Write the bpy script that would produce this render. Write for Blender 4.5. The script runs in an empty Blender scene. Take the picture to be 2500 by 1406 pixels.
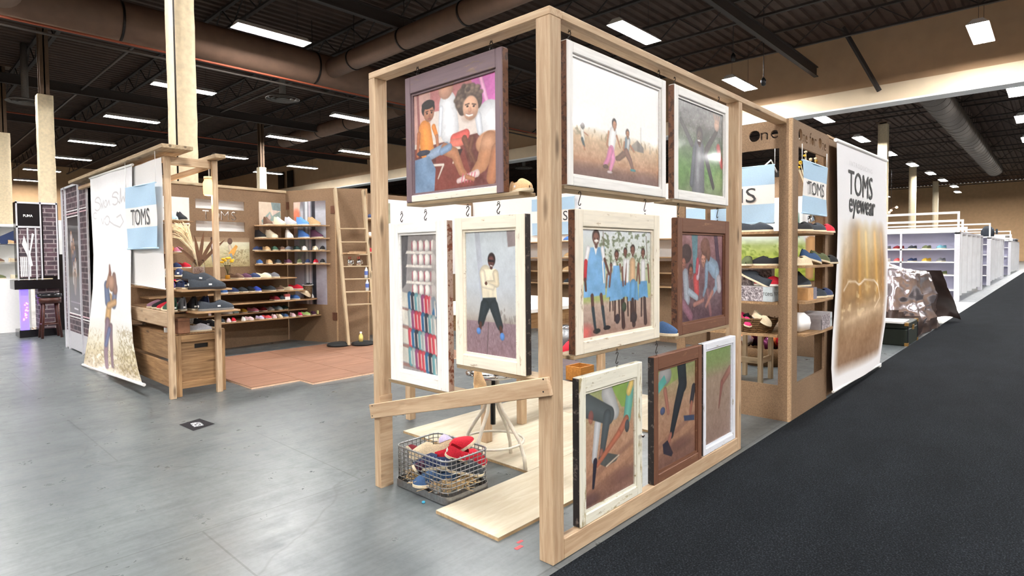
import bpy, bmesh, math, random
import numpy as np
from mathutils import Vector, Matrix

random.seed(7)
SC = bpy.context.scene
COL = SC.collection

# ------------------------------------------------------------------ camera
CAM = Vector((-1.9916, -1.6148, 1.3774))
YAW, PITCH, ROLL, FPX, SHY = 0.7477, 0.0334, -0.0088, 1441.32, -34.55
fw = Vector((math.cos(PITCH)*math.cos(YAW), math.cos(PITCH)*math.sin(YAW), -math.sin(PITCH)))
_r = Vector((math.sin(YAW), -math.cos(YAW), 0)); _u = _r.cross(fw)
rt = math.cos(ROLL)*_r + math.sin(ROLL)*_u
up = -math.sin(ROLL)*_r + math.cos(ROLL)*_u
cd = bpy.data.cameras.new('camera'); cam = bpy.data.objects.new('camera', cd); COL.objects.link(cam)
cd.sensor_width = 36; cd.lens = FPX/2500*36; cd.shift_y = SHY/2500
cd.clip_start = 0.05; cd.clip_end = 400
M = Matrix.Identity(4)
for i in range(3):
    M[i][0], M[i][1], M[i][2], M[i][3] = rt[i], up[i], -fw[i], CAM[i]
cam.matrix_world = M
SC.camera = cam

# ------------------------------------------------------------------ world, exposure
SC.view_settings.view_transform = 'Standard'; SC.view_settings.look = 'None'
SC.view_settings.gamma = 1.0; SC.view_settings.use_curve_mapping = False
SC.view_settings.exposure = 0.46
LAMP_W = 1250.0            # watts of each ceiling fixture
LAMP_C = (1.0, 0.98, 0.96)
world = bpy.data.worlds.new('hall_air'); SC.world = world; world.use_nodes = True
bgn = world.node_tree.nodes['Background']
bgn.inputs['Color'].default_value = (1.0, 0.95, 0.9, 1); bgn.inputs['Strength'].default_value = 0.16

# ------------------------------------------------------------------ pixel -> place (the distance always comes from a plane of the place)
def ray(u, v): return fw + rt*((u-1250)/FPX) - up*((v-703-SHY)/FPX)
def _on(u, v, i, val):
    d = ray(u, v); return CAM + d*((val-CAM[i])/d[i])
def onX(u, v, x): return _on(u, v, 0, x)
def onY(u, v, y): return _on(u, v, 1, y)
def onZ(u, v, z): return _on(u, v, 2, z)
def onPL(u, v, p0, p1):
    p0 = Vector(p0[:2]); p1 = Vector(p1[:2]); e = (p1-p0).normalized(); n = Vector((-e.y, e.x))
    d = ray(u, v); t = (p0-CAM.xy).dot(n)/d.xy.dot(n); return CAM + d*t
def hz(u, v, xy):
    d = ray(u, v); w = Vector(xy[:2])-CAM.xy; return CAM.z + d.z*(w.dot(d.xy)/d.xy.dot(d.xy))

# ------------------------------------------------------------------ things
def tag(o, label=None, cat=None, group=None, kind=None):
    if label: o['label'] = label
    if cat: o['category'] = cat
    if group: o['group'] = group
    if kind: o['kind'] = kind
    return o
def thing(name, label, cat, loc=(0,0,0), rotz=0, group=None):
    o = bpy.data.objects.new(name, None); COL.objects.link(o)
    o.empty_display_size = 0.1; o.location = loc; o.rotation_euler = (0,0,rotz)
    return tag(o, label, cat, group)
def link(name, me, mat=None, parent=None, loc=None):
    o = bpy.data.objects.new(name, me); COL.objects.link(o)
    if mat is not None and not me.materials: me.materials.append(mat)
    if parent is not None: o.parent = parent
    if loc is not None: o.location = loc
    return o
class MB:
    """collects shapes, then build() links them as one mesh"""
    def __init__(s): s.v = []; s.f = []; s.sm = []
    def add(s, vs, fs, smooth=False):
        b = len(s.v); s.v += [tuple(p) for p in vs]; s.f += [tuple(b+i for i in f) for f in fs]; s.sm += [smooth]*len(fs); return s
    def box(s, a, b):
        x0,y0,z0 = a; x1,y1,z1 = b
        return s.add([(x0,y0,z0),(x1,y0,z0),(x1,y1,z0),(x0,y1,z0),(x0,y0,z1),(x1,y0,z1),(x1,y1,z1),(x0,y1,z1)],
              [(0,3,2,1),(4,5,6,7),(0,1,5,4),(1,2,6,5),(2,3,7,6),(3,0,4,7)])
    def bar(s, p, q, w, h, upv=(0,0,1)):
        p = Vector(p); q = Vector(q); d = (q-p).normalized(); U = Vector(upv)
        if abs(d.dot(U)) > .99: U = Vector((0,1,0))
        S = d.cross(U).normalized(); T = S.cross(d).normalized()
        c = [(-w/2,-h/2),(w/2,-h/2),(w/2,h/2),(-w/2,h/2)]
        vs = [p+S*a+T*b for a,b in c]+[q+S*a+T*b for a,b in c]
        return s.add(vs, [(3,2,1,0),(4,5,6,7),(0,1,5,4),(1,2,6,5),(2,3,7,6),(3,0,4,7)])
    def tube(s, pts, r, n=8, closed=False, caps=True):
        pts = [Vector(p) for p in pts]; m = len(pts); rs = r if isinstance(r,(list,tuple)) else [r]*m
        b = len(s.v); prev = None
        for i,p in enumerate(pts):
            if closed: d = (pts[(i+1)%m]-pts[i-1]).normalized()
            else: d = (pts[min(i+1,m-1)]-pts[max(i-1,0)]).normalized()
            if prev is None:
                U = Vector((0,0,1)) if abs(d.z)<.9 else Vector((1,0,0)); S = d.cross(U).normalized()
            else:
                S = (prev - d*prev.dot(d)).normalized()
            prev = S; T = d.cross(S)
            for k in range(n):
                a = 2*math.pi*k/n; s.v.append(tuple(p+(S*math.cos(a)+T*math.sin(a))*rs[i]))
        for i in range(m if closed else m-1):
            for k in range(n):
                i2 = (i+1)%m
                s.f.append((b+i*n+k, b+i*n+(k+1)%n, b+i2*n+(k+1)%n, b+i2*n+k)); s.sm.append(True)
        if caps and not closed:
            s.f.append(tuple(b+k for k in range(n))[::-1]); s.sm.append(False)
            s.f.append(tuple(b+(m-1)*n+k for k in range(n))); s.sm.append(False)
        return s
    def lathe(s, prof, n=20, c=(0,0,0)):
        b = len(s.v)
        for r,z in prof:
            for k in range(n):
                a = 2*math.pi*k/n; s.v.append((c[0]+r*math.cos(a), c[1]+r*math.sin(a), c[2]+z))
        for i in range(len(prof)-1):
            for k in range(n):
                s.f.append((b+i*n+k, b+i*n+(k+1)%n, b+(i+1)*n+(k+1)%n, b+(i+1)*n+k)); s.sm.append(True)
        return s
    def grid(s, P, smooth=True):
        b = len(s.v); n = len(P[0])
        for row in P: s.v += [tuple(p) for p in row]
        for i in range(len(P)-1):
            for j in range(n-1):
                s.f.append((b+i*n+j, b+i*n+j+1, b+(i+1)*n+j+1, b+(i+1)*n+j)); s.sm.append(smooth)
        return s
    def prism(s, poly, z0, z1):
        n = len(poly); b = len(s.v)
        s.v += [(x,y,z0) for x,y in poly]+[(x,y,z1) for x,y in poly]
        s.f.append(tuple(b+i for i in range(n))[::-1]); s.f.append(tuple(b+n+i for i in range(n))); s.sm += [False]*2
        for i in range(n):
            s.f.append((b+i, b+(i+1)%n, b+n+(i+1)%n, b+n+i)); s.sm.append(False)
        return s
    def mesh(s, name='m', bevel=0, fix=False):
        me = bpy.data.meshes.new(name); me.from_pydata(s.v, [], s.f)
        me.polygons.foreach_set('use_smooth', s.sm); me.update()
        if bevel or fix:
            bm = bmesh.new(); bm.from_mesh(me)
            if fix: bmesh.ops.recalc_face_normals(bm, faces=bm.faces)
            if bevel: bmesh.ops.bevel(bm, geom=list(bm.edges), offset=bevel, segments=1, affect='EDGES')
            bm.to_mesh(me); bm.free()
        return me
    def build(s, name, mat, parent=None, loc=None, bevel=0, fix=False):
        return link(name, s.mesh(name, bevel, fix), mat, parent, loc)
def rel(parent, p):
    """world point -> parent's local frame"""
    m = Matrix.Translation(parent.location) @ parent.rotation_euler.to_matrix().to_4x4()
    return m.inverted() @ Vector(p)
def beam(name, p, q, w, h, mat, parent=None, upv=(0,0,1), bevel=.003):
    """timber from p to q (world): its own mesh, local X along the grain; w sideways, h along upv"""
    p = Vector(p); q = Vector(q); d = q-p; L = d.length; d.normalize(); U = Vector(upv)
    if abs(d.dot(U)) > .99: U = Vector((0,1,0))
    S = U.cross(d).normalized(); T = d.cross(S).normalized()
    o = MB().box((-L/2,-w/2,-h/2),(L/2,w/2,h/2)).build(name, mat, bevel=min(bevel, w*.2, h*.2))
    m = Matrix.Identity(4); c = (p+q)/2
    for i in range(3): m[i][0],m[i][1],m[i][2],m[i][3] = d[i],S[i],T[i],c[i]
    if parent is not None:
        pm = Matrix.Translation(parent.location) @ parent.rotation_euler.to_matrix().to_4x4()
        o.parent = parent; m = pm.inverted() @ m
    o.matrix_local = m
    return o
def plank(name, a, b, mat, parent=None, bevel=.003):
    """axis-aligned board between two world corners, grain along its longest side"""
    a = Vector(a); b = Vector(b); lo = Vector(map(min,a,b)); hi = Vector(map(max,a,b)); s = hi-lo; c = (lo+hi)/2
    i = max(range(3), key=lambda k: s[k]); e = Vector((0,0,0)); e[i] = s[i]/2
    if i == 2: return beam(name, c-e, c+e, s[0], s[1], mat, parent, upv=(0,1,0), bevel=bevel)
    return beam(name, c-e, c+e, s[1-i], s[2], mat, parent, bevel=bevel)

# ------------------------------------------------------------------ materials
def s2l(c):
    return tuple((x/12.92 if x <= .04045 else ((x+.055)/1.055)**2.4) for x in c)
def C8(r,g,b): return s2l((r/255,g/255,b/255))
_M = {}
def newmat(name):
    m = bpy.data.materials.new(name); m.use_nodes = True; nt = m.node_tree
    return m, nt, nt.nodes['Principled BSDF']
def N(nt, t, **kw):
    n = nt.nodes.new(t)
    for k,v in kw.items():
        if k in n.inputs: n.inputs[k].default_value = v
        else: setattr(n, k, v)
    return n
def L(nt, a, b): nt.links.new(a, b)
def coords(nt, scale=(1,1,1), vary=True):
    tc = N(nt,'ShaderNodeTexCoord'); mp = N(nt,'ShaderNodeMapping'); mp.inputs['Scale'].default_value = scale
    if vary:
        oi = N(nt,'ShaderNodeObjectInfo'); ad = N(nt,'ShaderNodeVectorMath', operation='MULTIPLY_ADD')
        cx = N(nt,'ShaderNodeCombineXYZ'); ml = N(nt,'ShaderNodeMath', operation='MULTIPLY'); ml.inputs[1].default_value = 37.0
        L(nt, oi.outputs['Random'], ml.inputs[0]); L(nt, ml.outputs[0], cx.inputs[0]); L(nt, ml.outputs[0], cx.inputs[1])
        ad.inputs[1].default_value = (1,1,1); L(nt, tc.outputs['Object'], ad.inputs[0]); L(nt, cx.outputs[0], ad.inputs[2])
        L(nt, ad.outputs[0], mp.inputs[0])
    else: L(nt, tc.outputs['Object'], mp.inputs[0])
    return mp.outputs[0]
def ramp(nt, fac, stops):
    r = N(nt,'ShaderNodeValToRGB'); e = r.color_ramp.elements
    while len(e) < len(stops): e.new(.5)
    for i,(p,c) in enumerate(stops): e[i].position = p; e[i].color = (*c,1) if len(c)==3 else c
    L(nt, fac, r.inputs[0]); return r.outputs[0]
def mixc(nt, f, a, b, mode='MIX'):
    m = N(nt,'ShaderNodeMix', data_type='RGBA', blend_type=mode)
    for k,x in ((0,f),(6,a),(7,b)):
        if hasattr(x,'links') or hasattr(x,'is_linked'): L(nt, x, m.inputs[k])
        else: m.inputs[k].default_value = x if k==0 else (*x,1)
    return m.outputs[2]
def bump(nt, bs, h, strength=.3, dist=.002):
    b = N(nt,'ShaderNodeBump'); b.inputs['Strength'].default_value = strength; b.inputs['Distance'].default_value = dist
    L(nt, h, b.inputs['Height']); L(nt, b.outputs[0], bs.inputs['Normal'])
def plain(name, col, rough=.6, metal=0., var=.12, scale=25., bmp=.15, sheen=0, coat=0, spec=.5):
    if name in _M: return _M[name]
    m, nt, bs = newmat(name); bs.inputs['Roughness'].default_value = rough; bs.inputs['Metallic'].default_value = metal
    bs.inputs['Specular IOR Level'].default_value = spec
    if coat: bs.inputs['Coat Weight'].default_value = coat
    n = N(nt,'ShaderNodeTexNoise', Scale=scale, Detail=4.); L(nt, coords(nt), n.inputs['Vector'])
    c = ramp(nt, n.outputs['Fac'], [(.3, tuple(x*(1-var) for x in col)), (.7, tuple(min(1,x*(1+var)) for x in col))])
    L(nt, c, bs.inputs['Base Color'])
    if bmp: bump(nt, bs, n.outputs['Fac'], bmp)
    _M[name] = m; return m
def emit(name, col, strength):
    if name in _M: return _M[name]
    m, nt, bs = newmat(name); bs.inputs['Base Color'].default_value = (*col,1)
    bs.inputs['Emission Color'].default_value = (*col,1); bs.inputs['Emission Strength'].default_value = strength
    _M[name] = m; return m
def wood(name, light, dark, rough=.65, grain=16., knots=True, tone=.25):
    m, nt, bs = newmat(name); bs.inputs['Roughness'].default_value = rough
    v = coords(nt, (1.1, grain, grain)); n = N(nt,'ShaderNodeTexNoise', Scale=3.0, Detail=7., Roughness=.62); n.inputs['Distortion'].default_value = .6
    L(nt, v, n.inputs['Vector'])
    c = ramp(nt, n.outputs['Fac'], [(.28, dark), (.48, tuple((a+b)/2 for a,b in zip(light,dark))), (.62, light), (.8, tuple(min(1,x*1.1) for x in light))])
    v2 = coords(nt, (1.0, 3.0, 3.0)); n2 = N(nt,'ShaderNodeTexNoise', Scale=1.4, Detail=2.); L(nt, v2, n2.inputs['Vector'])
    t = ramp(nt, n2.outputs['Fac'], [(.3,(1-tone,)*3),(.7,(1.0,)*3)])
    c = mixc(nt, 1.0, c, t, 'MULTIPLY')
    if knots:
        v3 = coords(nt, (2.6, 11, 11)); vo = N(nt,'ShaderNodeTexVoronoi', Scale=1.0); L(nt, v3, vo.inputs['Vector'])
        k = ramp(nt, vo.outputs['Distance'], [(.07,(1,1,1)),(.2,(0,0,0))])
        c = mixc(nt, k, c, tuple(x*.42 for x in dark))
    L(nt, c, bs.inputs['Base Color']); bump(nt, bs, n.outputs['Fac'], .25, .0015)
    _M[name] = m; return m
def board(name, a, b, rough=.75):
    """pressed particle board: fine speckle"""
    m, nt, bs = newmat(name); bs.inputs['Roughness'].default_value = rough
    v = coords(nt); n = N(nt,'ShaderNodeTexNoise', Scale=130., Detail=3.); L(nt, v, n.inputs['Vector'])
    n2 = N(nt,'ShaderNodeTexNoise', Scale=2.2, Detail=3.); L(nt, v, n2.inputs['Vector'])
    c = ramp(nt, n.outputs['Fac'], [(.34,b),(.62,a)])
    t = ramp(nt, n2.outputs['Fac'], [(.3,(.82,.8,.78)),(.7,(1,1,1))])
    L(nt, mixc(nt,1.0,c,t,'MULTIPLY'), bs.inputs['Base Color']); bump(nt, bs, n.outputs['Fac'], .2, .001)
    _M[name] = m; return m
def worn(name, paint, under, amount=.45, rough=.6):
    """old flaking paint over bare wood"""
    m, nt, bs = newmat(name); bs.inputs['Roughness'].default_value = rough
    v = coords(nt, (1.6, 7, 7)); n = N(nt,'ShaderNodeTexNoise', Scale=4.5, Detail=9., Roughness=.7); L(nt, v, n.inputs['Vector'])
    v2 = coords(nt, (2, 26, 26)); g = N(nt,'ShaderNodeTexNoise', Scale=3., Detail=5.); L(nt, v2, g.inputs['Vector'])
    u = ramp(nt, g.outputs['Fac'], [(.3,tuple(x*.55 for x in under)),(.65,under)])
    p = ramp(nt, g.outputs['Fac'], [(.25,tuple(x*.86 for x in paint)),(.6,paint)])
    k = ramp(nt, n.outputs['Fac'], [(max(0,.5+(.5-amount)*.4),(0,0,0)),(min(1,.56+(.5-amount)*.4),(1,1,1))])
    L(nt, mixc(nt, k, p, u), bs.inputs['Base Color']); bump(nt, bs, n.outputs['Fac'], .3, .002)
    _M[name] = m; return m
def vcol(name, rough=.5, coat=0., grain=.022, spec=.5):
    """flat print: colours held by the mesh itself, with a little ink grain"""
    m, nt, bs = newmat(name); bs.inputs['Roughness'].default_value = rough; bs.inputs['Coat Weight'].default_value = coat
    bs.inputs['Specular IOR Level'].default_value = spec
    bs.inputs['Coat Roughness'].default_value = .08
    at = N(nt,'ShaderNodeVertexColor', layer_name='ink')
    n = N(nt,'ShaderNodeTexNoise', Scale=260., Detail=2.); L(nt, coords(nt, vary=False), n.inputs['Vector'])
    t = ramp(nt, n.outputs['Fac'], [(.3,(1-grain*2,)*3),(.7,(1,1,1))])
    L(nt, mixc(nt,1.0,at.outputs['Color'],t,'MULTIPLY'), bs.inputs['Base Color'])
    _M[name] = m; return m

PINE   = wood('pine_timber', C8(206,180,148), C8(176,144,112), tone=.15)
PINE2  = wood('pale_pine', C8(204,184,152), C8(176,152,118), tone=.15)
OAKY   = wood('stained_crate_wood', C8(178,140,98), C8(128,92,58), tone=.3)
SHELF  = wood('shelf_plank_wood', C8(190,154,112), C8(136,102,70), knots=False)
LEDGE  = wood('grey_pine_ledge', C8(186,164,132), C8(136,112,82))
PLY    = wood('pale_plywood', C8(202,193,172), C8(184,170,144), grain=7., knots=False, tone=.12)
PLYEDGE= wood('plywood_edge', C8(206,178,136), C8(168,134,94), knots=False)
RED_PLY= wood('reddish_plywood', C8(150,110,87), C8(130,90,68), grain=6., knots=False, tone=.15)
RED_EDGE=plain('pink_ply_edge', C8(226,190,160), .7)
PBOARD = board('particle_board', C8(148,120,92), C8(124,99,75))
PEDGE  = board('particle_board_edge', C8(196,166,130), C8(160,128,96))
METALD = plain('dark_steel', C8(58,54,52), .4, .9, bmp=0)
GALV   = plain('galvanised_steel', C8(150,152,154), .38, .85, var=.15, scale=60)
CHROME = plain('chrome', C8(220,222,225), .12, 1., var=.03, bmp=0)
WHITE  = plain('white_cloth', C8(244,242,240), .85, var=.02, scale=120, bmp=.1)
WHITEP = plain('white_paint', C8(238,238,236), .45, var=.02, bmp=.05)
BLACK  = plain('black_plastic', C8(18,18,20), .4, bmp=0)
INK    = plain('charcoal_ink', C8(72,72,74), .8, bmp=0)
INKK   = plain('black_ink', C8(28,28,28), .8, bmp=0)
INKW   = plain('white_ink', C8(240,240,240), .7, bmp=0)
BLUECL = plain('pale_blue_cloth', C8(178,208,232), .85, var=.05, scale=90)
RUBBER = plain('jute_rubber_sole', C8(222,208,180), .8, var=.1, scale=200)
SOLEW  = plain('white_sole', C8(236,232,224), .7, var=.04)
PRINT  = vcol('photo_print', .4, .35)
PRINTC = vcol('cloth_print', .9, 0., .03, .2)
GLASS  = None
def clear_glass():
    global GLASS
    if GLASS: return GLASS
    m, nt, bs = newmat('clear_glass'); bs.inputs['Transmission Weight'].default_value = 1; bs.inputs['Roughness'].default_value = .02
    bs.inputs['IOR'].default_value = 1.2; bs.inputs['Base Color'].default_value = (.96,.98,.97,1); GLASS = m; return m

# ------------------------------------------------------------------ flat prints painted in numpy, kept as colours on a fine mesh
class Cv:
    def __init__(s, w, h, bg=(1,1,1), aspect=None, seed=1):
        s.w, s.h = w, h; s.x, s.y = np.meshgrid(np.linspace(0,1,w), np.linspace(0,1,h))
        s.im = np.ones((h,w,3))*np.array(bg)/(255 if max(bg)>1 else 1); s.rng = np.random.RandomState(seed)
        s.asp = aspect or w/h; s.fold = None; s.fold = s.vn(9,7)*.6+s.vn(22,18)*.4
    def c(s, col): return np.array(col, float)/(255 if max(col) > 1 else 1)
    def put(s, m, col, a=1., sh=None):
        c = s.c(col); c = c if sh is None else np.clip(c*sh[...,None],0,1); s.im += (c-s.im)*(np.clip(m,0,1)*a)[...,None]
    def grad(s, stops):
        ys = [p for p,_ in stops]
        for k in range(3): s.im[...,k] = np.interp(s.y, ys, [s.c(c)[k] for _,c in stops])
    def ell(s, cx, cy, rx, ry, col, rot=0, soft=.12, a=1.):
        X = (s.x-cx)*s.asp; Y = s.y-cy; c,n = math.cos(rot), math.sin(rot)
        d = np.sqrt(((X*c+Y*n)/(rx*s.asp))**2 + ((-X*n+Y*c)/ry)**2); s.put((1+soft/2-d)/soft, col, a, 1.05-.20*np.clip(d,0,1)**2-.10*np.clip(Y/max(ry,1e-3),-1,1)+.05*np.clip(-X/max(rx*s.asp,1e-3),-1,1))
    def poly(s, pts, col, soft=.008, a=1.):
        P = np.array(pts, float)*[s.asp,1]; X = s.x*s.asp; Y = s.y; D = np.full(X.shape, 9.); ins = np.zeros(X.shape, bool)
        for i in range(len(P)):
            x0,y0 = P[i-1]; x1,y1 = P[i]; dx,dy = x1-x0, y1-y0; t = np.clip(((X-x0)*dx+(Y-y0)*dy)/(dx*dx+dy*dy+1e-9),0,1)
            D = np.minimum(D, np.hypot(X-x0-t*dx, Y-y0-t*dy))
            if dy != 0: ins ^= ((y0>Y)!=(y1>Y)) & (X < dx*(Y-y0)/dy+x0)
        s.put(np.where(ins,.5+D/soft,.5-D/soft), col, a, .88+.24*s.fold if s.fold is not None else None)
    def line(s, pts, w, col, soft=.008, a=1.):
        P = np.array(pts, float)*[s.asp,1]; X = s.x*s.asp; Y = s.y
        ws = [q if q < .012 else .012+(q-.012)*.66 for q in (w if isinstance(w,(list,tuple)) else [w]*len(pts))]; D = np.full(X.shape, 9.)
        for i in range(1,len(P)):
            x0,y0 = P[i-1]; x1,y1 = P[i]; dx,dy = x1-x0, y1-y0; t = np.clip(((X-x0)*dx+(Y-y0)*dy)/(dx*dx+dy*dy+1e-9),0,1)
            D = np.minimum(D, np.hypot(X-x0-t*dx, Y-y0-t*dy) - (ws[i-1]*(1-t)+ws[i]*t))
        wm = max(max(ws),1e-4); s.put(.5-D/soft, col, a, (.80+.26*np.clip(-D/wm,0,1)**.7+.08*(s.fold-.5)) if wm > .009 else None)
    def vn(s, nx, ny):
        g = s.rng.rand(ny+1, nx+1); xi = s.x*nx; yi = s.y*ny; i = np.minimum(xi.astype(int), nx-1); j = np.minimum(yi.astype(int), ny-1)
        fx, fy = xi-i, yi-j; fx = fx*fx*(3-2*fx); fy = fy*fy*(3-2*fy)
        return (g[j,i]*(1-fx)+g[j,i+1]*fx)*(1-fy)+(g[j+1,i]*(1-fx)+g[j+1,i+1]*fx)*fy
    def noise(s, amp, nx, ny, y0=0, y1=1):
        n = (s.vn(nx,ny)+.6*s.vn(nx*2,ny*2)+.4*s.vn(nx*4,ny*4))/2-.5; k = ((s.y>=y0)&(s.y<=y1)); s.im += (n*k*amp*2)[...,None]
    def speck(s, col, nx, ny, th=.62, box=(0,0,1,1), a=.7):
        n = s.vn(nx,ny)*.6+s.vn(nx*2,ny*2)*.4; fx = np.clip((s.x-box[0])/.06,0,1)*np.clip((box[2]-s.x)/.06,0,1); fy = np.clip((s.y-box[1])/.05,0,1)*np.clip((box[3]-s.y)/.05,0,1)
        s.put((n-th)/.08*fx*fy, col, a)
    def head(s, x, y, r, skin, hair, look=0., hairf=.55):
        """small face: hair cap, eyes, nose shade and mouth"""
        s.ell(x-look*r*.12/s.asp, y-r*.14, r/s.asp*.80, r*(.62+.62*hairf), hair, soft=.2)
        s.ell(x+look*r*.10/s.asp, y+r*.16, r/s.asp*.64, r*.80, skin, soft=.25); s.ell(x+look*r*.1/s.asp, y+r*1.0, r/s.asp*.3, r*.28, tuple(v*.8 for v in s.c(skin)), soft=.4)
        e = tuple(v*.4 for v in s.c(skin))
        for q in (-1,1): s.ell(x+(q*.3+look*.25)*r/s.asp, y+r*.08, r/s.asp*.12, r*.09, e, soft=.6)
        s.ell(x+look*.3*r/s.asp, y+r*.3, r/s.asp*.1, r*.14, tuple(v*.8 for v in s.c(skin)), soft=.8)
        s.ell(x+look*.2*r/s.asp, y+r*.58, r/s.asp*.20, r*.06, (.86,.80,.78) if hairf<.5 else e, soft=.6)
def sheet(name, cv, P, mat, parent=None, back=.0):
    """a grid of points P[row][col] (world, or local if parent) with the canvas as its colours"""
    h, w = cv.h, cv.w
    me = bpy.data.meshes.new(name); V = np.asarray(P, dtype=np.float32).reshape(-1,3)
    idx = np.arange(h*w).reshape(h,w); F = np.stack([idx[:-1,:-1],idx[1:,:-1],idx[1:,1:],idx[:-1,1:]],-1).reshape(-1,4)
    me.vertices.add(len(V)); me.vertices.foreach_set('co', V.ravel())
    me.loops.add(F.size); me.loops.foreach_set('vertex_index', F.ravel().astype(np.int32))
    me.polygons.add(len(F)); me.polygons.foreach_set('loop_start', np.arange(0,F.size,4,dtype=np.int32)); me.polygons.foreach_set('loop_total', np.full(len(F),4,dtype=np.int32))
    me.polygons.foreach_set('use_smooth', np.ones(len(F),bool)); me.update(calc_edges=True)
    im = np.clip(cv.im,0,1); lin = np.where(im<=.04045, im/12.92, ((im+.055)/1.055)**2.4)
    at = me.color_attributes.new('ink','FLOAT_COLOR','POINT'); at.data.foreach_set('color', np.concatenate([lin,np.ones((h,w,1))],-1).astype(np.float32).ravel())
    return link(name, me, mat, parent)
def quadgrid(cv, tl, tr, bl, br):
    tl,tr,bl,br = [np.array(p,float) for p in (tl,tr,bl,br)]
    s = np.linspace(0,1,cv.w)[None,:,None]; t = np.linspace(0,1,cv.h)[:,None,None]
    return (tl*(1-s)+tr*s)*(1-t)+(bl*(1-s)+br*s)*t

# ------------------------------------------------------------------ lettering
def text_mesh(body, size=1., extrude=0., offset=0., sx=1., align='CENTER', spacing=1.):
    cu = bpy.data.curves.new('lettering','FONT'); cu.body = body; cu.size = size; cu.extrude = extrude; cu.offset = offset
    cu.align_x = align; cu.align_y = 'CENTER'; cu.space_character = spacing; cu.resolution_u = 3
    o = bpy.data.objects.new('lettering', cu); COL.objects.link(o); bpy.context.view_layer.update()
    me = bpy.data.meshes.new_from_object(o.evaluated_get(bpy.context.evaluated_depsgraph_get()))
    bpy.data.objects.remove(o); bpy.data.curves.remove(cu)
    for v in me.vertices: v.co.x *= sx
    me.materials.clear(); return me
def lettering(body, centre, right, upd, height, mat, parent, width=None, extrude=.0008, offset=0., name='lettering', spacing=1.):
    """letters standing on the surface spanned by right/upd around centre (world)"""
    me = text_mesh(body, 1., 0., offset, spacing=spacing)
    xs = [v.co.x for v in me.vertices]; ys = [v.co.y for v in me.vertices]
    k = height/(max(ys)-min(ys)); kx = (width/(max(xs)-min(xs))) if width else k; cx = (max(xs)+min(xs))/2; cy = (max(ys)+min(ys))/2
    R = Vector(right).normalized(); U = Vector(upd).normalized(); c = rel(parent, centre) if parent else Vector(centre)
    if parent:
        q = parent.rotation_euler.to_matrix().inverted(); R = q @ R; U = q @ U
    for v in me.vertices: v.co = c + R*((v.co.x-cx)*kx) + U*((v.co.y-cy)*k)
    return link(name, me, mat, parent)
def stencil(name, w, h, t, holes, mat, parent, origin, right, upd):
    """board w x h x t lying on right/upd with cut-outs: each hole a text (body, cx, cy, height, width) or a rectangle (x0,y0,x1,y1) or ('disc',cx,cy,r)"""
    cu = bpy.data.curves.new(name,'CURVE'); cu.dimensions = '2D'; cu.fill_mode = 'BOTH'; cu.extrude = t/2; cu.resolution_u = 3
    def polyspl(pts):
        sp = cu.splines.new('POLY'); sp.points.add(len(pts)-1)
        for p,(x,y) in zip(sp.points, pts): p.co = (x,y,0,1)
        sp.use_cyclic_u = True
    polyspl([(0,0),(w,0),(w,h),(0,h)])
    for hl in holes:
        if hl[0] == 'disc':
            _,cx,cy,r = hl; polyspl([(cx+r*math.cos(a*math.pi/10), cy+r*math.sin(a*math.pi/10)) for a in range(20)])
        elif isinstance(hl[0], str):
            body,cx,cy,hh,ww = hl
            fc = bpy.data.curves.new('t','FONT'); fc.body = body; fc.resolution_u = 3; fo = bpy.data.objects.new('t', fc); COL.objects.link(fo); bpy.context.view_layer.update()
            c2 = fo.to_curve(bpy.context.evaluated_depsgraph_get()); loops = []
            for sp in c2.splines:
                if sp.type == 'BEZIER':
                    bp = sp.bezier_points; n = len(bp); pts = []
                    for i in range(n):
                        a,b = bp[i], bp[(i+1)%n]
                        for k in range(4):
                            q = k/4; w0,w1,w2,w3 = (1-q)**3,3*q*(1-q)**2,3*q*q*(1-q),q**3
                            pts.append(((a.co*w0+a.handle_right*w1+b.handle_left*w2+b.co*w3).x,(a.co*w0+a.handle_right*w1+b.handle_left*w2+b.co*w3).y))
                else: pts = [(p.co.x,p.co.y) for p in sp.points]
                loops.append(pts)
            fo.to_curve_clear(); bpy.data.objects.remove(fo); bpy.data.curves.remove(fc)
            def inside(p, lp):
                r = False
                for i in range(len(lp)):
                    (x0,y0),(x1,y1) = lp[i-1], lp[i]
                    if (y0>p[1])!=(y1>p[1]) and p[0] < (x1-x0)*(p[1]-y0)/(y1-y0)+x0: r = not r
                return r
            outer = [lp for lp in loops if not any(inside(lp[0], o2) for o2 in loops if o2 is not lp)]
            xs = [p[0] for lp in outer for p in lp]; ys = [p[1] for lp in outer for p in lp]
            kx = ww/(max(xs)-min(xs)); ky = hh/(max(ys)-min(ys)); mx = (max(xs)+min(xs))/2; my = (max(ys)+min(ys))/2
            for lp in outer: polyspl([(cx+(x-mx)*kx, cy+(y-my)*ky) for x,y in lp])
        else:
            x0,y0,x1,y1 = hl; polyspl([(x0,y0),(x1,y0),(x1,y1),(x0,y1)])
    o = bpy.data.objects.new(name, cu); COL.objects.link(o); bpy.context.view_layer.update()
    me = bpy.data.meshes.new_from_object(o.evaluated_get(bpy.context.evaluated_depsgraph_get())); bpy.data.objects.remove(o); bpy.data.curves.remove(cu)
    R = Vector(right).normalized(); U = Vector(upd).normalized(); Nn = R.cross(U)
    for v in me.vertices:
        p = Vector(origin)+R*v.co.x+U*v.co.y+Nn*v.co.z; v.co = rel(parent, p) if parent else p
    me.materials.clear(); return link(name, me, mat, parent)
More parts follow.
